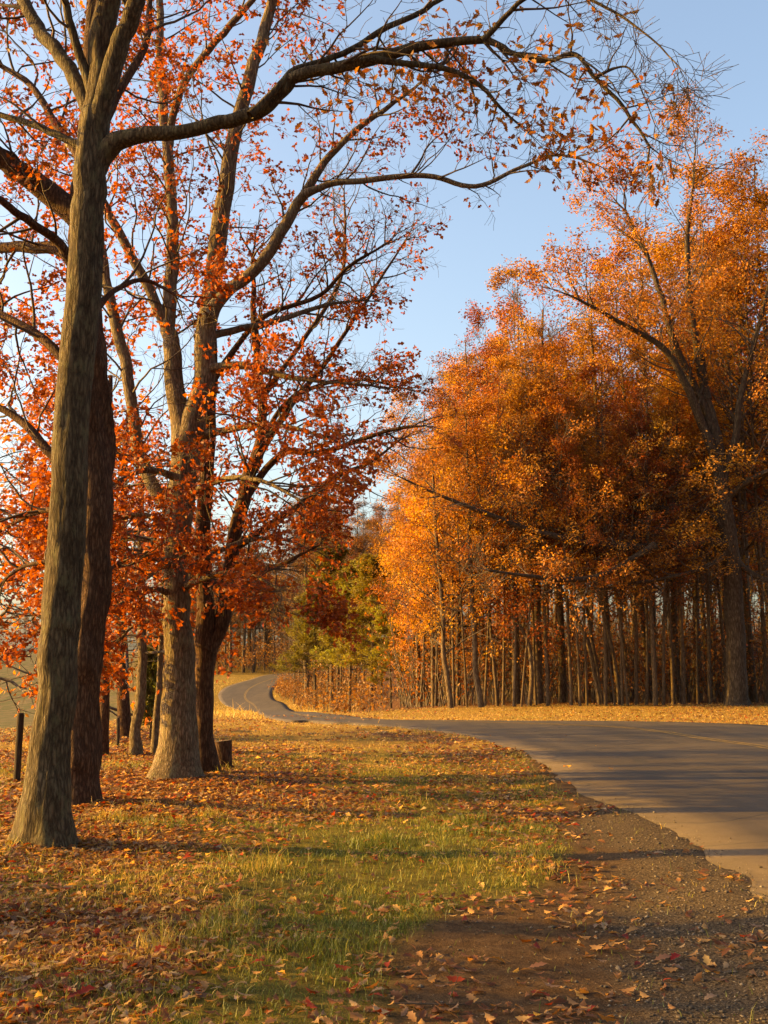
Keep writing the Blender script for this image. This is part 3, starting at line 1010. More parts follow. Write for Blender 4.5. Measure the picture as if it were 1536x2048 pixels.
# trunks one can make out along the front of the wood: base px, base py, trunk width px, lean (px to the left per 250 px)
FRONT = [(1006, 1411, 5, -8, 'thin straight'), (1028, 1413, 6, 0, 'pale straight'), (1042, 1414, 4, -8, 'thin'), (1072, 1410, 5, -10, 'slanting pale'),
         (1143, 1412, 6, 2, 'bright slender'), (1160, 1412, 5, 12, 'thin'), (1174, 1411, 5, 6, 'thin'), (1211, 1411, 7, 0, 'bright straight'), (1230, 1411, 4, 4, 'thin'),
         (1256, 1411, 5, -4, 'thin'), (1273, 1410, 7, 0, 'dull'), (1293, 1410, 6, -4, 'thin pale'), (1311, 1411, 9, 0, 'bright thick'), (1327, 1410, 6, 12, 'curving'),
         (1347, 1409, 7, 0, 'dull'), (1367, 1409, 8, 8, 'tall pale'), (1396, 1408, 5, 0, 'thin'), (1420, 1408, 7, 6, 'pale'), (1454, 1407, 7, 8, 'leaning'),
         (1510, 1405, 9, 4, 'bright'), (1533, 1406, 8, 6, 'dull'), (842, 1414, 6, 0, 'bright pale'), (848, 1413, 4, -8, 'thin pale'), (872, 1413, 6, -10, 'slanting'),
         (908, 1413, 5, 4, 'thin'), (934, 1414, 4, 0, 'thin'), (970, 1413, 5, 3, 'thin'), (995, 1412, 6, 5, 'dull'), (822, 1414, 5, 0, 'grey'),
         (1096, 1412, 7, 0, 'straight bright'), (1245, 1411, 5, 8, 'slender')]
ORD = 'first second third fourth fifth sixth seventh eighth ninth tenth eleventh twelfth thirteenth fourteenth fifteenth sixteenth seventeenth eighteenth nineteenth twentieth'.split()
ORD += ['twenty-' + q for q in ORD[:9]] + ['thirtieth', 'thirty-first']
FRONT.sort()
for k, (bx_, by_, w_, lean, desc) in enumerate(FRONT):
    x, y = ground_hit(bx_, by_)
    H = skyline_h(x, y) * rd.uniform(.78, 1.0) * (.62 if 1150 < bx_ < 1500 else .92)
    th = w_ * mperpx(y) / .30 * 1.15
    pr = PROTO[k % 5]
    wx = np.clip(H / 20, .6, 1.2) * rd.uniform(1.0, 1.3)
    place_tree('woodland_tree', f"{desc} trunk, {ORD[k]} from the left along the wood's front row", 'trees along the front of the wood', pr, x, y, H, 20,
               rd.uniform(0, 6.28), PAL[k % 6], wx, (R(rd.gauss(0, 2)), R(-lean * .3 + rd.gauss(0, 2.2))), thick=th)
# the wood behind them
cnt = 0
for k in range(900):
    y = rd.uniform(51.5, 105)
    x = rd.uniform(-6, 40)
    if px_of(x, y) < 800 + (y - 50) * 1.0 or px_of(x, y) > 1680 or cnt > 140:
        continue
    if k % 2 and y > 85:
        continue
    cnt += 1
    pq = px_of(x, y)
    H = min(skyline_h(x, y), 27) * rd.uniform(.72, 1.0) * (.93 if 1150 < pq < 1500 else .98)
    place_tree('woodland_tree', 'tall thin tree deep inside the right-hand wood', 'trees deeper inside the wood', PROTO[rd.randrange(5)], x, y, H, 20, rd.uniform(0, 6.28),
               rd.choice(PAL), np.clip(H / 20, .5, 1.2) * rd.uniform(.9, 1.3), (R(rd.gauss(0, 3)), R(rd.gauss(0, 4.5))), thick=rd.uniform(.25, 1.1))


for k in range(64):  # unseen trees added right of and behind the camera to cut sky fill
    a_ = k / 64
    if k < 34:
        x, y = rd.uniform(19, 34), 44 - 72 * (k / 34) + rd.uniform(-2, 2)
        if px_of(x, y) < 1700 and y > 0:
            x = y * .42 + rd.uniform(1, 6)
    else:
        x, y = 30 - 52 * ((k - 34) / 30) + rd.uniform(-2, 2), rd.uniform(-34, -20)
    place_tree('woodland_tree', 'unseen tree added right of or behind the camera to block sky light', 'unseen trees added to block sky light', PROTO[k % 5], x, y, rd.uniform(20, 26), 20, rd.uniform(0, 6.28), rd.choice(PAL), rd.uniform(1.1, 1.4))


# three trunks that lean to the left and cross in the middle of the wood's edge
def lean_tree(label, pts, Y, color, seed, H, name='woodland_tree', group=None, top=3, dark=False, spread=2.6, n1=16):
    P, r = limb_poly(pts, Y, Y + .8, 5)
    z0 = hbf(P[0, 0], Y)
    P[0, 2] = z0 - .1
    org = (P[0, 0], Y, z0)
    root = thing(name, org, label, 'tree', group)
    V_, F_ = tubes([(P, r)], lambda q: 10)
    mk('trunk', V_ - np.array(org), [F_], BARK_WOOD, root, True)
    t = Tree(seed)
    Pw = dict(WP, nleaf=12)
    n = len(P)
    for k in range(n1):
        f = .42 + .57 * (k + t.r.random()) / n1
        i = min(int(f * (n - 1)), n - 2)
        az = k * 2.4; el = .35 + .4 * t.r.random()
        t.grow(tuple(P[i]), (math.cos(az) * math.cos(el), math.sin(az) * math.cos(el), math.sin(el)), spread * t.r.uniform(.6, 1.1), max(r[i] * .4, .015), 1, Pw)
    t.build(root, KITE, .13, color, TWIG, org)
    return root


YF = 47.9
lean_tree('strongly leaning bare trunk, leftmost of the three slanting trunks in the wood', [(1200, 1413, 9), (1180, 1300, 9), (1145, 1222, 8), (1118, 1168, 7), (1090, 1080, 6), (1070, 980, 5), (1050, 860, 3)], YF, PAL[1], 31, 14)
lean_tree('leaning trunk behind and between the two other slanting trunks in the wood', [(1205, 1412, 7), (1186, 1290, 7), (1172, 1210, 6), (1153, 1165, 6), (1130, 1080, 5), (1100, 960, 4), (1085, 830, 3)], YF + .8, PAL[2], 32, 14)
lean_tree('long thin trunk slanting left, rightmost of the three slanting trunks', [(1240, 1413, 9), (1232, 1340, 8), (1215, 1255, 8), (1196, 1185, 7), (1175, 1110, 6), (1150, 1000, 5), (1130, 850, 3)], YF - .2, PAL[0], 33, 14)
lean_tree('dark thick trunk bending left at the orange end of the wood', [(963, 1414, 13), (952, 1340, 11), (947, 1240, 10), (940, 1120, 9), (938, 980, 6), (930, 820, 3)], YF - .5, PAL[1], 34, 12)
lean_tree('wide dark trunk in the middle of the wood, broadest of the left half', [(1077, 1409, 21), (1075, 1330, 18), (1074, 1200, 16), (1078, 1000, 13), (1082, 800, 9), (1085, 620, 4)], YF + 2, PAL[4], 35, 18, n1=24, spread=3.4)
lean_tree('forked tree with low branch kinked to the left by the road verge', [(902, 1413, 12), (893, 1350, 11), (888, 1310, 10), (884, 1200, 9), (870, 1050, 7), (865, 920, 4)], YF - .6, PAL[3], 36, 10)
lean_tree('curved pale trunk with swollen foot beside the wide dark trunk', [(1058, 1410, 11), (1064, 1360, 9), (1060, 1300, 8), (1050, 1270, 7), (1030, 1240, 6), (1005, 1230, 4), (985, 1235, 2)], YF - .8, PAL[4], 37, 6, n1=6, spread=1.2)

# orange trees at the near corner of the wood (low hanging bright crowns)
for k, (px, y, H, c, sc) in enumerate([(866, 51.6, 10.2, (.60, .27, .03), .68), (915, 52, 12.4, (.54, .215, .028), .85), (836, 53.5, 10.6, (.62, .29, .03), .56), (965, 54.5, 14.6, (.42, .15, .026), .95)]):
    x = (px - 768) / FPX * y
    place_tree('maple_tree', ['bright golden orange tree with foliage hanging low at the corner of the wood', 'rusty orange tree right of the golden one at the wood corner',
                              'small golden tree, leftmost of the wood corner, above the bend', 'taller brownish orange tree behind the golden corner trees'][k],
               None, EDGE[k % 2], x, y, H, 12, rd.uniform(0, 6), c, sc, thick=.9)
for k, (px, y, H, c) in enumerate([(1030, 50.5, 15.5, PAL[1]), (1120, 51.5, 17.5, PAL[0]), (1215, 52, 20, PAL[3]), (1300, 54, 23, PAL[3]), (1390, 55, 26, PAL[0]), (1490, 51.5, 24, PAL[4]), (1560, 50, 25, PAL[0]), (1350, 51, 12, (.40, .19, .03))]):
    x = (px - 768) / FPX * y
    place_tree('woodland_tree', ['broad rust coloured crown above the wide dark trunk', 'broad orange crown in the middle of the wood edge', 'tall golden brown crown left of the great oak',
               'high orange crown catching the sun left of the great oak', 'highest pale orange crown at the top of the wood', 'dark red brown crown behind the great oak',
               'orange crown at the right border of the picture', 'yellowish crown low behind the great oak limbs'][k], None, PROTO[(k + 2) % 5], x, y, H, 20, rd.uniform(0, 6), c, H / 20 * 1.25, thick=1.3)

# the great oak on the right
gp = dict(max=3, n=[0, 4.5, 4, 0], side=3.8, dens=1.6, seg=.4, wig=.15, trop=.04, nleaf=16, thr=-.15, droop=.4, clump=.35, ratio=(.38, .62), flat=.6, lmin=.5, spread=.14, rside=.06, rmin=.006)
low = dict(side=1.6, dens=1.3, nleaf=4, thr=-.02)
hero('oak_tree', 'great thick trunked oak at the right with long dark limbs sweeping left before the wood', 47.5,
     [(1475, 1412, 44), (1474, 1380, 39), (1470, 1250, 37), (1463, 1130, 35), (1450, 1020, 32), (1440, 930, 29), (1428, 860, 25), (1412, 790, 18), (1400, 700, 12)],
     [dict(p=[(1460, 1090, 22), (1400, 1083, 19), (1300, 1095, 17), (1180, 1086, 15), (1060, 1060, 12), (980, 1030, 10), (900, 1000, 7), (800, 955, 3)], dy=-3, par=dict(low, nleaf=9, thr=-.12, side=2.0)),
      dict(p=[(1310, 1092, 15), (1260, 1120, 13), (1200, 1152, 12), (1130, 1160, 11), (1060, 1152, 8), (980, 1142, 4)], y0=-1.6, dy=-2, par=dict(low, nleaf=6)),
      dict(p=[(1462, 1100, 12), (1430, 1125, 10), (1360, 1150, 8), (1280, 1165, 6), (1200, 1180, 3)], dy=-2, par=low),
      dict(p=[(1465, 1110, 14), (1500, 1145, 12), (1550, 1165, 9), (1620, 1180, 5)], dy=-1, par=low),
      dict(p=[(1455, 1060, 16), (1400, 1020, 13), (1310, 1015, 12), (1250, 990, 10), (1160, 975, 6), (1080, 950, 3)], dy=1, par=dict(low, nleaf=7, thr=-.2, side=2.2)),
      dict(p=[(1438, 930, 22), (1405, 850, 18), (1372, 770, 16), (1330, 700, 13), (1250, 650, 10), (1160, 600, 6)], dy=-2),
      dict(p=[(1425, 860, 20), (1392, 780, 16), (1350, 690, 14), (1325, 600, 12), (1290, 500, 9), (1250, 420, 5)], dy=-1),
      dict(p=[(1412, 800, 18), (1395, 700, 15), (1380, 600, 13), (1375, 480, 10), (1385, 380, 6), (1390, 290, 3)], dy=1),
      dict(p=[(1445, 950, 18), (1470, 880, 15), (1480, 800, 12), (1510, 680, 10), (1540, 560, 6), (1560, 420, 3)], dy=-1),
      dict(p=[(1448, 1000, 14), (1500, 960, 12), (1560, 930, 9), (1620, 900, 5)], dy=-2)],
     gp, KITE, .13, (.40, .165, .03), BARK_DARK, 51, flare=.35, rough=.03)

# ------------------------------------------------------------------ beyond the bend: far wood, pines and scrub
FARW = (.20, .095, .03)
for k, (px, py, H, c) in enumerate([(700, 70, 8.8, (.20, .165, .03)), (742, 64, 8.4, (.23, .185, .033)), (632, 86, 9.6, (.15, .125, .025)), (782, 58, 5.2, (.22, .18, .03)), (665, 94, 13.0, (.16, .12, .025))]):
    y = py; x = (px - 768) / FPX * y
    place_tree('pine_tree', ['bright green pine left of the golden maple beyond the bend', 'light green pine nearest the golden maple', 'dark green pine above the scrub inside the bend',
                             'low green pine under the golden maple', 'olive pine standing behind the bright green ones'][k], None, PINE[k % 2], x, y, H, 14, k * 1.3, c, H / 14 * 1.3)
for k in range(190):
    px = rd.uniform(340, 800); y = rd.uniform(92, 205)
    x = (px - 768) / FPX * y
    if inside(RPOLY, np.array([x]), np.array([y]))[0] or inside(RPOLY, np.array([x - 2]), np.array([y]))[0] or inside(RPOLY, np.array([x + 2]), np.array([y]))[0]:
        continue
    if px < 590 and y < 158:
        continue
    H = (at(0, rd.uniform(1060, 1170) - (70 if px > 590 else 0), y)[2] - hbf(x, y))
    if k % 3 == 0 and px < 640:
        place_tree('bare_tree', 'leafless brown tree in the distant wood past the road bend', 'bare trees past the bend', BAREP[k % 2], x, y, H, 13, rd.uniform(0, 6), FARW, H / 13)
    else:
        place_tree('woodland_tree', 'brown leaved tree in the distant wood past the road bend', 'brown trees past the bend', PROTO[k % 5], x, y, H, 20, rd.uniform(0, 6), rd.choice([FARW, (.26, .11, .03), (.17, .09, .03)]), H / 20 * (1.1 if px > 640 else 1.9))
# trees on the inside of the bend, nearer
for k in range(9):
    px = rd.uniform(590, 700); py = rd.uniform(1405, 1414)
    x, y = ground_hit(px, py); y += rd.uniform(2, 14); x = (px - 768) / FPX * y
    H = (at(0, rd.uniform(1120, 1230), y)[2] - hbf(x, y))
    place_tree('bare_tree', 'thin bare tree on the inside of the road bend', 'thin bare trees inside the bend', BAREP[k % 2], x, y, H, 13, rd.uniform(0, 6), (.3, .15, .05), H / 13 * 1.0)
# distant line of trees behind the field on the left
for k in range(30):
    y = rd.uniform(190, 300)
    px = rd.uniform(-150, 470)
    x = (px - 768) / FPX * y
    H = rd.uniform(8, 13)
    place_tree('field_tree', 'small distant tree on the skyline behind the left-hand field', 'trees on the skyline behind the field', (BAREP + PROTO[:2])[k % 4] if k % 4 < 2 else PROTO[k % 5], x, y, H, 13 if k % 4 < 2 else 20, rd.uniform(0, 6), FARW, H / 13 if k % 4 < 2 else H / 14)

# ------------------------------------------------------------------ smaller oaks further down the row
ROWP = dict(PAR, seg=.22, n=[0, 5, 4, 0], nleaf=6, thr=-.1, lmin=.25, spread=.07, clump=.6)


def row_tree(label, pts, Y, color, seed, cb, spread, n1, bark=BARK_RED, flare=.35, size=.13, el0=.05, par=None):
    P, r = limb_poly(pts, Y, Y, 5)
    z0 = float(gz(P[0, 0], Y))
    P[0, 2] = z0 - .1
    org = (P[0, 0], Y, z0)
    root = thing('oak_tree', org, label, 'tree', 'oaks further along the row')
    trunk_mesh(P, r, root, bark, org, k=20, flare=flare, seed=seed, rough=.05)
    t = Tree(seed)
    n = len(P)
    H = P[-1, 2] - z0
    for k in range(n1):
        f = cb + (.99 - cb) * (k + t.r.random()) / n1
        i = int(np.argmin(np.abs(P[:, 2] - z0 - f * H)))
        az = k * 2.4 + t.r.gauss(0, .3); el = el0 + .6 * (f - cb) / (1 - cb) + t.r.gauss(0, .12)
        t.grow(tuple(P[i]), (math.cos(az) * math.cos(el), math.sin(az) * math.cos(el), math.sin(el)), spread * t.r.uniform(.6, 1.1) * (1.1 - .5 * (f - cb)), max(r[i] * .4, .012), 1, par or ROWP)
    t.build(root, KITE, size, color, TWIG, org)
    return root


row_tree('dark oak trunk seen just right of the knobbly reddish trunk', [(205, 1507, 22), (207, 1400, 20), (210, 1300, 19), (214, 1150, 18), (220, 950, 14), (222, 750, 8)], 21.6, RUST, 71, .28, 2.4, 20)
row_tree('straight oak farther back with wide foot, between two nearer trunks', [(250, 1469, 26), (247, 1400, 23), (246, 1300, 22), (245, 1150, 18), (250, 950, 12), (255, 820, 6)], 27.8, (.40, .12, .026), 72, .26, 2.8, 20)
row_tree('slightly crooked trunk with swollen left side in front of the green bush', [(272, 1506, 24), (272, 1460, 19), (278, 1420, 20), (284, 1370, 19), (285, 1280, 18), (282, 1100, 14), (285, 900, 7)], 21.8, RED, 73, .3, 2.2, 18, BARK_TAN)
row_tree('thin pale sapling trunk leaning against the left of the big forked oak', [(308, 1504, 13), (314, 1420, 12), (320, 1330, 11), (326, 1200, 9), (330, 1050, 5)], 22, RED, 74, .35, 1.6, 12, BARK_TAN, .2)
row_tree('orange leaved oak glowing in the low sun behind the nearest trunk', [(128, 1462, 24), (128, 1350, 20), (125, 1200, 16), (122, 1050, 12), (120, 900, 6)], 30, (.50, .19, .035), 75, .16, 4.2, 34, BARK_RED, .35, .14, -.08)
row_tree('orange leaved oak at the left border with low hanging twigs', [(-60, 1475, 24), (-60, 1350, 20), (-58, 1200, 16), (-55, 1050, 12), (-50, 850, 6)], 27, (.46, .15, .03), 76, .2, 3.6, 30, BARK_RED, .35, .13, -.08)
# two more oaks of the row stand left of the frame and throw their shadows across the foreground
row_tree('oak of the row just left of the picture', [(-830, 1800, 118), (-830, 1500, 96), (-825, 1000, 88), (-815, 300, 78), (-805, -600, 52), (-800, -1200, 20)], 7.8, BROWN, 77, .55, 2.4, 16, BARK_GREY, .5, .12, .3)
row_tree('oak of the row well left of the picture', [(-2000, 2000, 180), (-2000, 1500, 140), (-1990, 500, 130), (-1980, -800, 90), (-1970, -1800, 30)], 5.2, BROWN, 78, .5, 2.8, 18, BARK_GREY, .5, .12, .3)


row_tree('leafy low oak left of the picture whose shade dapples the foreground', [(-4200, 2300, 150), (-4200, 1700, 120), (-4200, 1000, 100), (-4200, 200, 70), (-4200, -400, 30)], 7.0, BROWN, 79, .2, 3.6, 40, BARK_GREY, .5, .14, .1, dict(ROWP, nleaf=9, thr=-.12))
# small evergreen between the row trunks
def evergreen():
    x, y = ground_hit(301, 1478)
    z = float(gz(x, y))
    root = thing('juniper_bush', (x, y, z), 'narrow olive green evergreen bush between the row of oak trunks', 'bush')
    t = Tree(91)
    Pj = dict(max=2, n=[0, 6, 0], seg=.12, wig=.1, trop=.12, nleaf=26, thr=-.9, ratio=(.4, .6), lmin=.15, spread=.04, droop=-.5, leaf_from=1)
    for k in range(34):
        h = .1 + 1.9 * k / 34; az = k * 2.4
        t.grow((0, 0, h), (math.cos(az) * .6, math.sin(az) * .6, .7), .45 * (1.1 - .4 * k / 34), .01, 1, Pj)
    V_, F_ = tubes([([(0, 0, -.05), (.02, 0, .8), (0, .02, 2.1)], [.04, .03, .01])], lambda q: 7)
    mk('stem', V_, [F_], BARK_RED, root, True)
    t.build(root, NEEDLE, .11, (.09, .085, .016))


evergreen()


# ------------------------------------------------------------------ scrub inside the bend and under the wood
def scrub():
    t = Tree(95)
    Ps = dict(max=2, n=[0, 4, 0], seg=.3, wig=.18, trop=.05, nleaf=7, thr=-.3, ratio=(.35, .6), lmin=.25, spread=.14, clump=.3, rmin=.005)
    sel = [i for i in range(len(RR)) if 41 < RR[i, 1] < 128 and RR[i, 0] < 2]
    for k in range(760):
        i = rd.choice(sel)
        off = .7 + 9 * rd.random() ** 1.6
        x, y = RR[i, 0] + off, RR[i, 1] + rd.uniform(-1, 1)
        if inside(RPOLY, np.array([x - .3]), np.array([y]))[0] or px_of(x, y) > 770 or y < 46:
            continue
        h = rd.choice((.6, 1, 1, 1.5)) * rd.uniform(.9, 3.6) * min(1, .35 + off * .25) * (1 if y > 55 else .5)
        az = rd.uniform(0, 6.28)
        t.grow((x, y, hbf(x, y) - .05), (math.cos(az) * .35, math.sin(az) * .35, 1), h, .018, 1, Ps)
    for k in range(700):
        y = rd.uniform(158, 215); px = rd.uniform(330, 640); x = (px - 768) / FPX * y
        if inside(RPOLY, np.array([x]), np.array([y]))[0]:
            continue
        az = rd.uniform(0, 6.28)
        t.grow((x, y, hbf(x, y) - .05), (math.cos(az) * .3, math.sin(az) * .3, 1), rd.uniform(1.5, 6), .03, 1, dict(Ps, seg=.6, spread=.3, nleaf=7))
    V_, F_ = tubes(t.br, lambda r: 3)
    o = mk('scrub', V_, [F_], TWIG, None, True)
    A = np.array(t.lv)
    Vl, Fl, rr = place_leaves(KITE, A[:, :3], A[:, 3:], rng.uniform(.09, .2, len(A)) * np.where(A[:, 1] > 150, 2.0, 1))
    l = mk('dry_leaves', Vl, [Fl], LEAF, o, False, {'rnd': ('FACE', rr * .8)}, (.27, .13, .04))
    l['kind'] = 'stuff'
    tag(o, 'brown tangled scrub along the inside of the road bend', 'scrub', None, 'stuff')


scrub()


def underbrush():
    t = Tree(97)
    Ps = dict(max=2, n=[0, 4, 0], seg=.4, wig=.12, trop=.06, nleaf=6, thr=-.25, ratio=(.3, .5), lmin=.3, spread=.15, clump=.3, rmin=.006)
    for k in range(2400):
        y = 49.5 + rd.random() ** 1.2 * 60
        px = rd.uniform(800, 1600); x = (px - 768) / FPX * y
        h = rd.uniform(1.0, 5.5) * (1 + max(0, y - 65) * .02)
        t.grow((x, y, hbf(x, y) - .05), (rd.gauss(0, .12), rd.gauss(0, .12), 1), h, .012 + h * .004, 1, Ps)
    V_, F_ = tubes(t.br, lambda r: 3)
    o = mk('underbrush', V_, [F_], TWIG, None, True)
    A = np.array(t.lv)
    Vl, Fl, rr = place_leaves(KITE, A[:, :3], A[:, 3:], rng.uniform(.12, .22, len(A)))
    l = mk('dry_leaves', Vl, [Fl], LEAF, o, False, {'rnd': ('FACE', rr)}, (.27, .10, .03))
    l['kind'] = 'stuff'
    tag(o, 'thin brown saplings and brush filling the wood', 'underbrush', None, 'stuff')


underbrush()


# ------------------------------------------------------------------ stump, fence posts
def stump():
    x, y = ground_hit(444, 1541)
    z = float(gz(x, y))
    root = thing('tree_stump', (x, y, z), 'dark sawn tree stump right beside the slimmer oak stem', 'stump')
    H, r0 = .50, .155
    k, nr = 28, 16
    a = np.arange(k) / k * 2 * np.pi
    V_ = []
    for i in range(nr):
        h = i / (nr - 1) * H
        rr = r0 * (1 + .5 * math.exp(-h / .1) * (.5 + .5 * np.cos(a * 5 + 1)) + (fbm(np.cos(a) * 2 + 5, np.sin(a) * 2 + h * 3, 7, 3) - .5) * .22)
        top = (.02 * np.cos(a) if i == nr - 1 else 0 * a)
        V_.append(np.stack([rr * np.cos(a), rr * np.sin(a), np.full(k, h - .08) + top], 1))
    V_ = np.concatenate(V_)
    i = np.arange(nr - 1)[:, None] * k; j = np.arange(k)[None]
    F_ = np.stack([i + j, i + (j + 1) % k, i + k + (j + 1) % k, i + k + j], -1).reshape(-1, 4)
    mk('bark', V_, [F_], BARK_RED, root, True)
    top = V_[-k:].copy(); top[:, :2] *= .97; top[:, 2] += .004
    cv = np.concatenate([top, [[0, 0, top[:, 2].mean() - .01]]])
    cf = np.stack([np.arange(k), (np.arange(k) + 1) % k, np.full(k, k)], 1)
    t = NT('cut_wood')
    wv = t.n('ShaderNodeTexWave', wave_type='RINGS', rings_direction='Z'); wv.inputs['Scale'].default_value = 14; wv.inputs['Distortion'].default_value = 2
    t.l(t.vec('Object'), wv.inputs['Vector'])
    mk('cut_face', cv, [cf], t.finish(t.ramp(wv.outputs['Fac'], [(.2, (.06, .035, .02)), (.8, (.13, .085, .05))]), .9), root)


stump()


def wood_post_mat():
    t = NT('weathered_post')
    v = t.vec('Object', (40, 40, 4))
    n = t.noise(v, 1, 5, .6)
    return t.finish(t.ramp(n, [(.3, (.018, .013, .009)), (.6, (.06, .044, .03)), (.8, (.12, .09, .06))]), .9, n, .6, .01, .1)


POSTM = wood_post_mat()


def post(px, by, ty, wpx, label, tilt):
    x, y = ground_hit(px, by)
    z = float(gz(x, y))
    H = (by - ty) * mperpx(y); w = wpx * mperpx(y) / 2
    root = None
    k = 8
    a = (np.arange(k) / k * 2 + .125) * np.pi
    prof = np.array([1, 1, 1, 1, 1, 1, .93, .6])
    hs = np.array([-.2, 0, .25 * H, .5 * H, .75 * H, H - .03, H - .012, H])
    sq = 1 / np.maximum(np.abs(np.cos(a)), np.abs(np.sin(a)))
    V_ = []
    for i, h in enumerate(hs):
        rr = w * prof[i] * sq * (1 + rng.normal(0, .035, k))
        V_.append(np.stack([rr * np.cos(a), rr * np.sin(a), np.full(k, h + (rng.normal(0, .006) if i > 5 else 0))], 1))
    V_ = np.concatenate(V_)
    i = np.arange(len(hs) - 1)[:, None] * k; j = np.arange(k)[None]
    F_ = np.stack([i + j, i + (j + 1) % k, i + k + (j + 1) % k, i + k + j], -1).reshape(-1, 4)
    cap = np.array([[V_.shape[0] - k + q for q in range(k)]])
    o = mk('fence_post', V_, [F_, cap], POSTM)
    o.location = (x, y, z)
    o.rotation_euler = (tilt, tilt * .6, .5)
    tag(o, label, 'fence post', 'old fence posts left of the oaks')


post(33, 1567, 1434, 13, 'dark square wooden fence post left of the nearest oak', .02)
post(236, 1490, 1436, 6, 'small distant fence post between the oak trunks', -.03)

# ------------------------------------------------------------------ ground litter
def scatter(n, x0, x1, y0, y1, dens):
    x = rng.uniform(x0, x1, n); y = rng.uniform(y0, y1, n)
    vis = np.abs(x / y) < .37
    keep = vis & (rng.random(n) < dens(x, y))
    return x[keep], y[keep]


def lie(n, tilt=.35):
    """normals close to vertical and random headings"""
    az = rng.uniform(0, 2 * np.pi, n)
    nr = np.stack([rng.normal(0, tilt, n), rng.normal(0, tilt, n), np.where(rng.random(n) < .62, -1., 1.)], 1)
    d = np.stack([np.cos(az), np.sin(az), rng.normal(0, tilt * .6, n)], 1)
    return d, nr


def offroad(x, y):
    return ~inside(RPOLY, x, y)


# grass
def grass():
    X, Y, S = [], [], []
    for n, y0, y1, s in ((120000, 4.3, 8, 1.0), (120000, 8, 13, 1.1), (90000, 13, 22, 1.35), (60000, 22, 40, 1.8)):
        x, y = scatter(n, -y1 * .37, 3.3, y0, y1, lambda x, y: np.clip((1 - dirt_mask(x, y)) ** 2 * (.25 + 1.1 * sstep(.42, .62, fbm(x * 1.2, y * 1.2, 81, 4))) * (1 - .75 * leaf_mask(x, y)) + .01, 0, 1) * .62)
        k = offroad(x, y); x, y = x[k], y[k]
        X.append(x); Y.append(y); S.append(np.full(len(x), s))
    x, y = scatter(26000, -4, 19, 33, 49, lambda x, y: .8 + 0 * x)
    k = offroad(x, y); X.append(x[k]); Y.append(y[k]); S.append(np.full(k.sum(), 2.2))
    x = rng.uniform(-34, -4, 60000); y = rng.uniform(38, 150, 60000)
    k = offroad(x, y) & (np.abs(x / y) < .2) & (fbm(x * .3, y * .3, 77, 3) > .42); X.append(x[k]); Y.append(y[k]); S.append(np.full(k.sum(), 5.0))
    X, Y, S = map(np.concatenate, (X, Y, S))
    n = len(X)
    Z = gz(X, Y)
    tuft = sstep(.62, .8, fbm(X * 2.2, Y * 2.2, 83, 3))
    h = rng.gamma(5, .0066, n) * (1 + 1.6 * tuft) * np.where(rng.random(n) < .04, 1.7, 1) * (1 + .25 * (S - 1)) * np.where(Y > 33, .8, 1) * np.where(S > 4, 1.8, 1)
    w = rng.uniform(.0016, .0034, n) * S
    az = rng.uniform(0, 2 * np.pi, n); la = rng.uniform(0, 2 * np.pi, n); le = rng.uniform(.15, 1.1, n)
    b = np.stack([np.cos(az), np.sin(az), 0 * az], 1) * w[:, None]
    l = np.stack([np.cos(la), np.sin(la), 0 * la], 1) * (h * le)[:, None]
    p = np.stack([X, Y, Z - .004], 1); up = np.array([0, 0, 1.]) * h[:, None]
    V_ = np.stack([p - b, p + b, p + up * .55 + l * .3 - b * .8, p + up * .55 + l * .3 + b * .8, p + up * .95 + l], 1)
    base = np.arange(n)[:, None] * 5
    Fq = base + np.array([[0, 1, 3, 2]]); Ft = base + np.array([[2, 3, 4]])
    dry = np.clip(.30 + .65 * sstep(15, 28, Y) + (fbm(X * .7, Y * .7, 88, 3) - .5) * 1.6 + rng.normal(0, .22, n), 0, 1)
    t = NT('grass_blade')
    c = t.ramp(t.n('ShaderNodeAttribute', attribute_name='rnd').outputs['Fac'], [(0, (.085, .105, .010)), (.4, (.24, .215, .022)), (.7, (.44, .29, .045)), (1, (.52, .32, .07))])
    p_ = t.n('ShaderNodeBsdfPrincipled'); p_.inputs['Roughness'].default_value = .55; t.l(c, p_.inputs['Base Color'])
    tr = t.n('ShaderNodeBsdfTranslucent'); t.l(c, tr.inputs['Color'])
    mx = t.n('ShaderNodeMixShader'); mx.inputs[0].default_value = .4
    t.l(p_.outputs[0], mx.inputs[1]); t.l(tr.outputs[0], mx.inputs[2]); t.l(mx.outputs[0], t.out.inputs[0])
    o = mk('grass', V_.reshape(-1, 3), [Fq, Ft], t.m, None, False, {'rnd': ('FACE', np.concatenate([dry, dry]))})
    tag(o, 'short green and straw coloured grass on the verge', 'grass', None, 'stuff')


grass()

# fallen leaves: nearest 300 are objects, the rest one layer
fl_x, fl_y = [], []
for n, y0, y1 in ((24000, 4.3, 8), (36000, 8, 13), (50000, 13, 24), (26000, 24, 40)):
    x, y = scatter(n, -y1 * .37, 4.2, y0, y1, lambda x, y: np.clip(.02 + .9 * leaf_mask(x, y) + .28 * sstep(.5, .7, fbm(x * 1.6, y * 1.6, 71, 3)) - .25 * gravel_mask(x, y) * (rng.random(len(x)) < .93), .01, 1) * np.where(x > road_x(np.clip(y, 0, 32)), .04, 1) * (1 - .55 * dirt_mask(x, y)))
    k = ~inside(RPOLY, x, y) | (rng.random(len(x)) < .3)
    fl_x.append(x[k]); fl_y.append(y[k])
fl_x = np.concatenate(fl_x); fl_y = np.concatenate(fl_y)
x, y = scatter(9000, -4, 20, 34, 50, lambda x, y: .3 + .7 * sstep(4, 14, x))
k = offroad(x, y)
fl_x = np.concatenate([fl_x, x[k]]); fl_y = np.concatenate([fl_y, y[k]])
rpz = hb(fl_x, fl_y) + .095
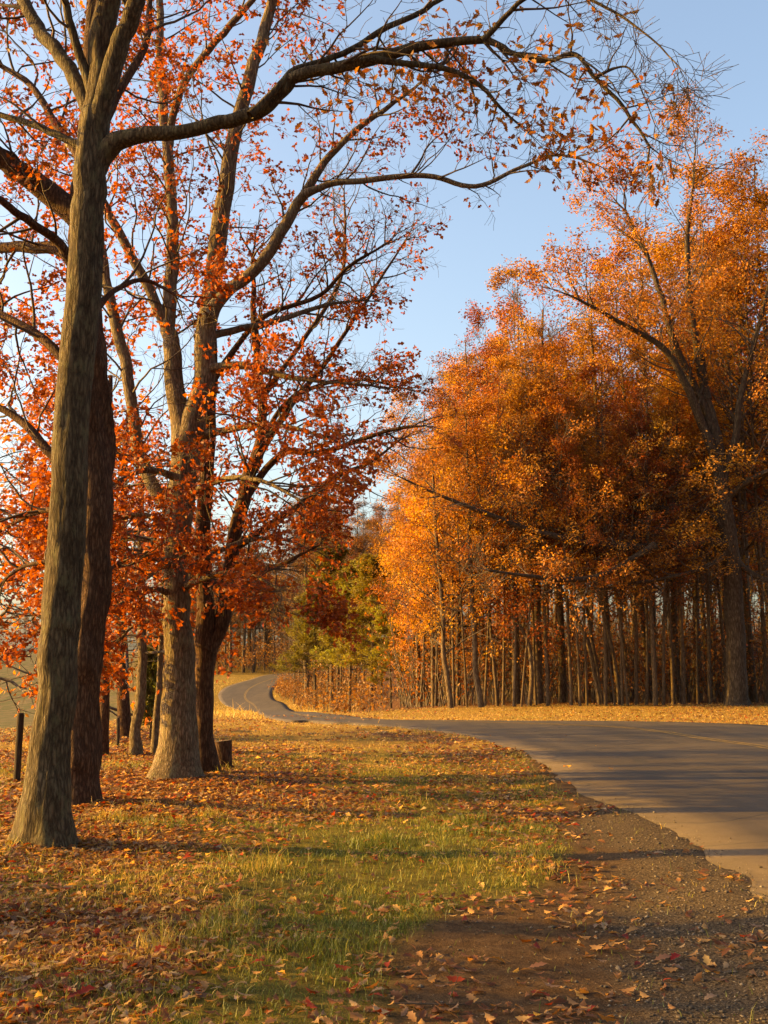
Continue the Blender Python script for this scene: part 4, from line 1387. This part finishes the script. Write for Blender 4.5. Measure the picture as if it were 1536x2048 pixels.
fl_z = np.where(inside(RPOLY, fl_x, fl_y), rpz, gz(fl_x, fl_y)) + rng.uniform(.008, .03, len(fl_x))
order = np.argsort(np.where(np.abs(fl_x / fl_y) < .335, fl_y, 99))
near, rest = order[:300], order[300:]
LC = dict(tan=(.50, .28, .10), brown=(.24, .105, .04), red=(.34, .05, .016), grey=(.32, .22, .14))
n = len(rest)
for nm, frac in (('a', 0), ):
    hi = rest[fl_y[rest] < 11.5]; lo = rest[fl_y[rest] >= 11.5]
    for part, T in ((hi, OAK_HI), (lo, KITE)):
        d, nr = lie(len(part), .38)
        sz = rng.uniform(.04, .11, len(part)) * np.where(fl_y[part] > 20, 1.25, 1)
        cl = rng.random(len(part))
        for cname, (a, b) in dict(tan=(0, .34), brown=(.34, .79), red=(.79, .86), grey=(.86, 1.01)).items():
            s_ = (cl >= a) & (cl < b)
            if not s_.any():
                continue
            P_ = np.stack([fl_x[part], fl_y[part], fl_z[part]], 1)[s_]
            P_ = P_ - d[s_] * (sz[s_] * .5)[:, None]
            V_, F_, rr = place_leaves(T, P_, d[s_], sz[s_], nr[s_], rng.random(s_.sum()) * .86)
            o = mk('leaf_litter', V_, [F_], LEAF, None, False, {'rnd': ('FACE', rr)}, LC[cname])
            tag(o, {'tan': 'pale tan', 'brown': 'dull brown', 'red': 'dark red', 'grey': 'greyish curled'}[cname] + (' fallen leaves scattered over the nearer verge' if T is OAK_HI else ' fallen leaves strewn beneath the oaks and far verge'), 'leaf litter', None, 'stuff')
tv, tf = OAK_HI
lmesh = []
for v in range(10):
    w = tv * np.array([1, rng.uniform(.85, 1.2), rng.uniform(.3, 2.2)])
    w[:, 2] += .25 * (w[:, 0] - .5) ** 2 * rng.uniform(-1, 1.6); w[:, 0] -= .5
    o = mk('fallen_leaf', w, [tf], LEAF, None, False, {'rnd': ('FACE', np.full(len(tf), .15 + .7 * v / 10))})
    lmesh.append(o.data); bpy.data.objects.remove(o)


def put_leaf(x, y, z, size, col, label, group, yaw, tx, ty, v):
    o = bpy.data.objects.new('fallen_leaf', lmesh[v])
    o.location = (x, y, z); o.rotation_euler = (tx, ty, yaw); o.scale = (size,) * 3
    o.color = (*col, 1)
    tag(o, label, 'leaf', group)
    COL.objects.link(o)
    return o


for k, i in enumerate(near):
    cname = rng.choice(['tan', 'brown', 'red', 'grey'], p=[.36, .36, .12, .16])
    dm = float(dirt_mask(np.array([fl_x[i]]), np.array([fl_y[i]]))[0])
    where = 'on the bare dirt' if dm > .5 else 'among the grass'
    adj = {'tan': 'pale tan', 'brown': 'dull brown', 'red': 'bright red', 'grey': 'greyish'}[cname]
    put_leaf(fl_x[i], fl_y[i], fl_z[i] + .004, rng.uniform(.05, .105), LC[cname], f'{adj} fallen oak leaf lying {where} in the foreground',
             f'{adj} leaves {where} in the foreground', rng.uniform(0, 6.28), rng.normal(0, .3) + (math.pi if rng.random() < .6 else 0), rng.normal(0, .3), k % 10)
# single leaves that stand out
for px, py, s_, c, lab, yaw in [(1075, 1932, .115, (.50, .27, .14), 'smooth pale pinkish leaf alone on the dark wheel ruts', .05), (1265, 1866, .12, (.52, .32, .12), 'golden tan leaf on the gravel edge at the right', .3),
                                (1155, 1850, .09, (.55, .30, .06), 'small yellow leaf standing up at the edge of the gravel', 1.4), (878, 1922, .11, (.5, .3, .12), 'curled tan leaf at the border of grass and dirt', 1.0),
                                (1325, 1915, .12, (.45, .25, .13), 'pale leaf with a red one behind it on the gravel', .2), (1350, 1912, .1, (.36, .03, .015), 'bright red leaf on the gravel at the right', .7),
                                (1420, 1998, .09, (.5, .36, .22), 'light leaf lying on the rough tarmac near the lower right corner', .4), (160, 1935, .13, (.42, .04, .015), 'bright red oak leaf in the grass near the left border', 2.2),
                                (320, 1912, .13, (.45, .07, .02), 'orange red oak leaf upright in the grass left of centre', 1.2), (170, 1995, .13, (.42, .05, .02), 'crumpled red leaf in the lower left corner', .6)]:
    x, y = ground_hit(px, py)
    put_leaf(x, y, float(gz(x, y)) + .025, s_, c, lab, None, yaw, .25, -.2, int(yaw * 7) % 10)


# gravel and crumbs on the shoulder
def pebbles():
    x, y = scatter(60000, -1.2, 3.2, 4.3, 14, lambda x, y: np.clip(.9 * gravel_mask(x, y) ** 1.5 * dirt_mask(x, y) + .16 * dirt_mask(x, y), 0, 1) * np.exp(-(y - 4.3) / 4.5))
    k = offroad(x, y) | (rng.random(len(x)) < np.exp(-np.abs(x - road_x(y)) / .12) * .8); x, y = x[k], y[k]
    n = len(x)
    z = np.where(offroad(x, y), gz(x, y), np.maximum(gz(x, y), hb(x, y) + .066 + .02 * np.clip(x - road_x(y), 0, 1)))
    s = rng.gamma(2.0, .0023, n) + .002
    tv = np.array([(1, 0, 0), (0, 1, 0), (-1, 0, 0), (0, -1, 0), (0, 0, .8), (0, 0, -.5)], float)
    tf = np.array([[0, 1, 4], [1, 2, 4], [2, 3, 4], [3, 0, 4], [1, 0, 5], [2, 1, 5], [3, 2, 5], [0, 3, 5]])
    az = rng.uniform(0, 6.28, n)
    loc = tv[None] * (1 + rng.normal(0, .22, (n, 6, 3))) * s[:, None, None] * np.stack([rng.uniform(.8, 1.5, n), rng.uniform(.7, 1.2, n), rng.uniform(.5, .9, n)], 1)[:, None]
    c, sn = np.cos(az)[:, None], np.sin(az)[:, None]
    V_ = np.stack([x[:, None] + loc[..., 0] * c - loc[..., 1] * sn, y[:, None] + loc[..., 0] * sn + loc[..., 1] * c, z[:, None] + loc[..., 2] + s[:, None] * .2], -1)
    F_ = tf[None] + (np.arange(n) * 6)[:, None, None]
    t = NT('pebble')
    col = t.ramp(t.n('ShaderNodeAttribute', attribute_name='rnd').outputs['Fac'], [(0, (.04, .03, .02)), (.7, (.11, .083, .056)), (1, (.23, .18, .125))])
    o = mk('gravel', V_.reshape(-1, 3), [F_.reshape(-1, 3)], t.finish(col, .85), None, False, {'rnd': ('FACE', np.repeat(rng.random(n), 8))})
    tag(o, 'loose gravel and dirt crumbs along the tarmac edge', 'gravel', None, 'stuff')


pebbles()


# twigs and dry stalks
def stick(px, py, L, r, yaw, label, name='fallen_twig', up=0, cat='twig'):
    x, y = ground_hit(px, py)
    z = float(gz(x, y))
    t = Tree(int(px * 7 + py))
    if up:
        t.grow((0, 0, -.02), (.12 * math.cos(yaw), .12 * math.sin(yaw), 1), L, r, 1, dict(max=2, n=[0, 2, 0], seg=.06, wig=.12, trop=0, nleaf=0, thr=2, ratio=(.4, .6), rmin=.0012, lmin=.05))
    else:
        t.grow((0, 0, .018), (math.cos(yaw), math.sin(yaw), .02), L, r, 1, dict(max=2, n=[0, 2, 0], seg=.07, wig=.1, trop=0, nleaf=0, thr=2, ratio=(.3, .5), rmin=.0015, lmin=.05, flat=.1, lift=.0))
    V_, F_ = tubes(t.br, lambda q: 5)
    o = mk(name, V_, [F_], TWIG if not up else STALK, None, True)
    o.location = (x, y, z)
    tag(o, label, cat)


STALK = NT('straw').finish((.36, .23, .09), .8)
stick(790, 2012, .45, .005, .1, 'thin dark twig lying on the dirt near the bottom edge')
stick(34, 1738, .22, .004, .3, 'pale broken twig on the leaf litter below the nearest oak')
stick(640, 1885, .3, .004, .05, 'short grey twig in the grass in the foreground')
stick(197, 1656, .25, .0035, 2.5, 'pale forked dead stalk just right of the nearest oak', 'dead_stalk', 1, 'stalk')
stick(214, 1656, .26, .0035, .6, 'leaning dead stalk, second right of the nearest oak', 'dead_stalk', 1, 'stalk')
stick(755, 1452, .9, .012, .5, 'lone thin dead stem standing on the verge at the road edge', 'dead_stalk', 1, 'stalk')
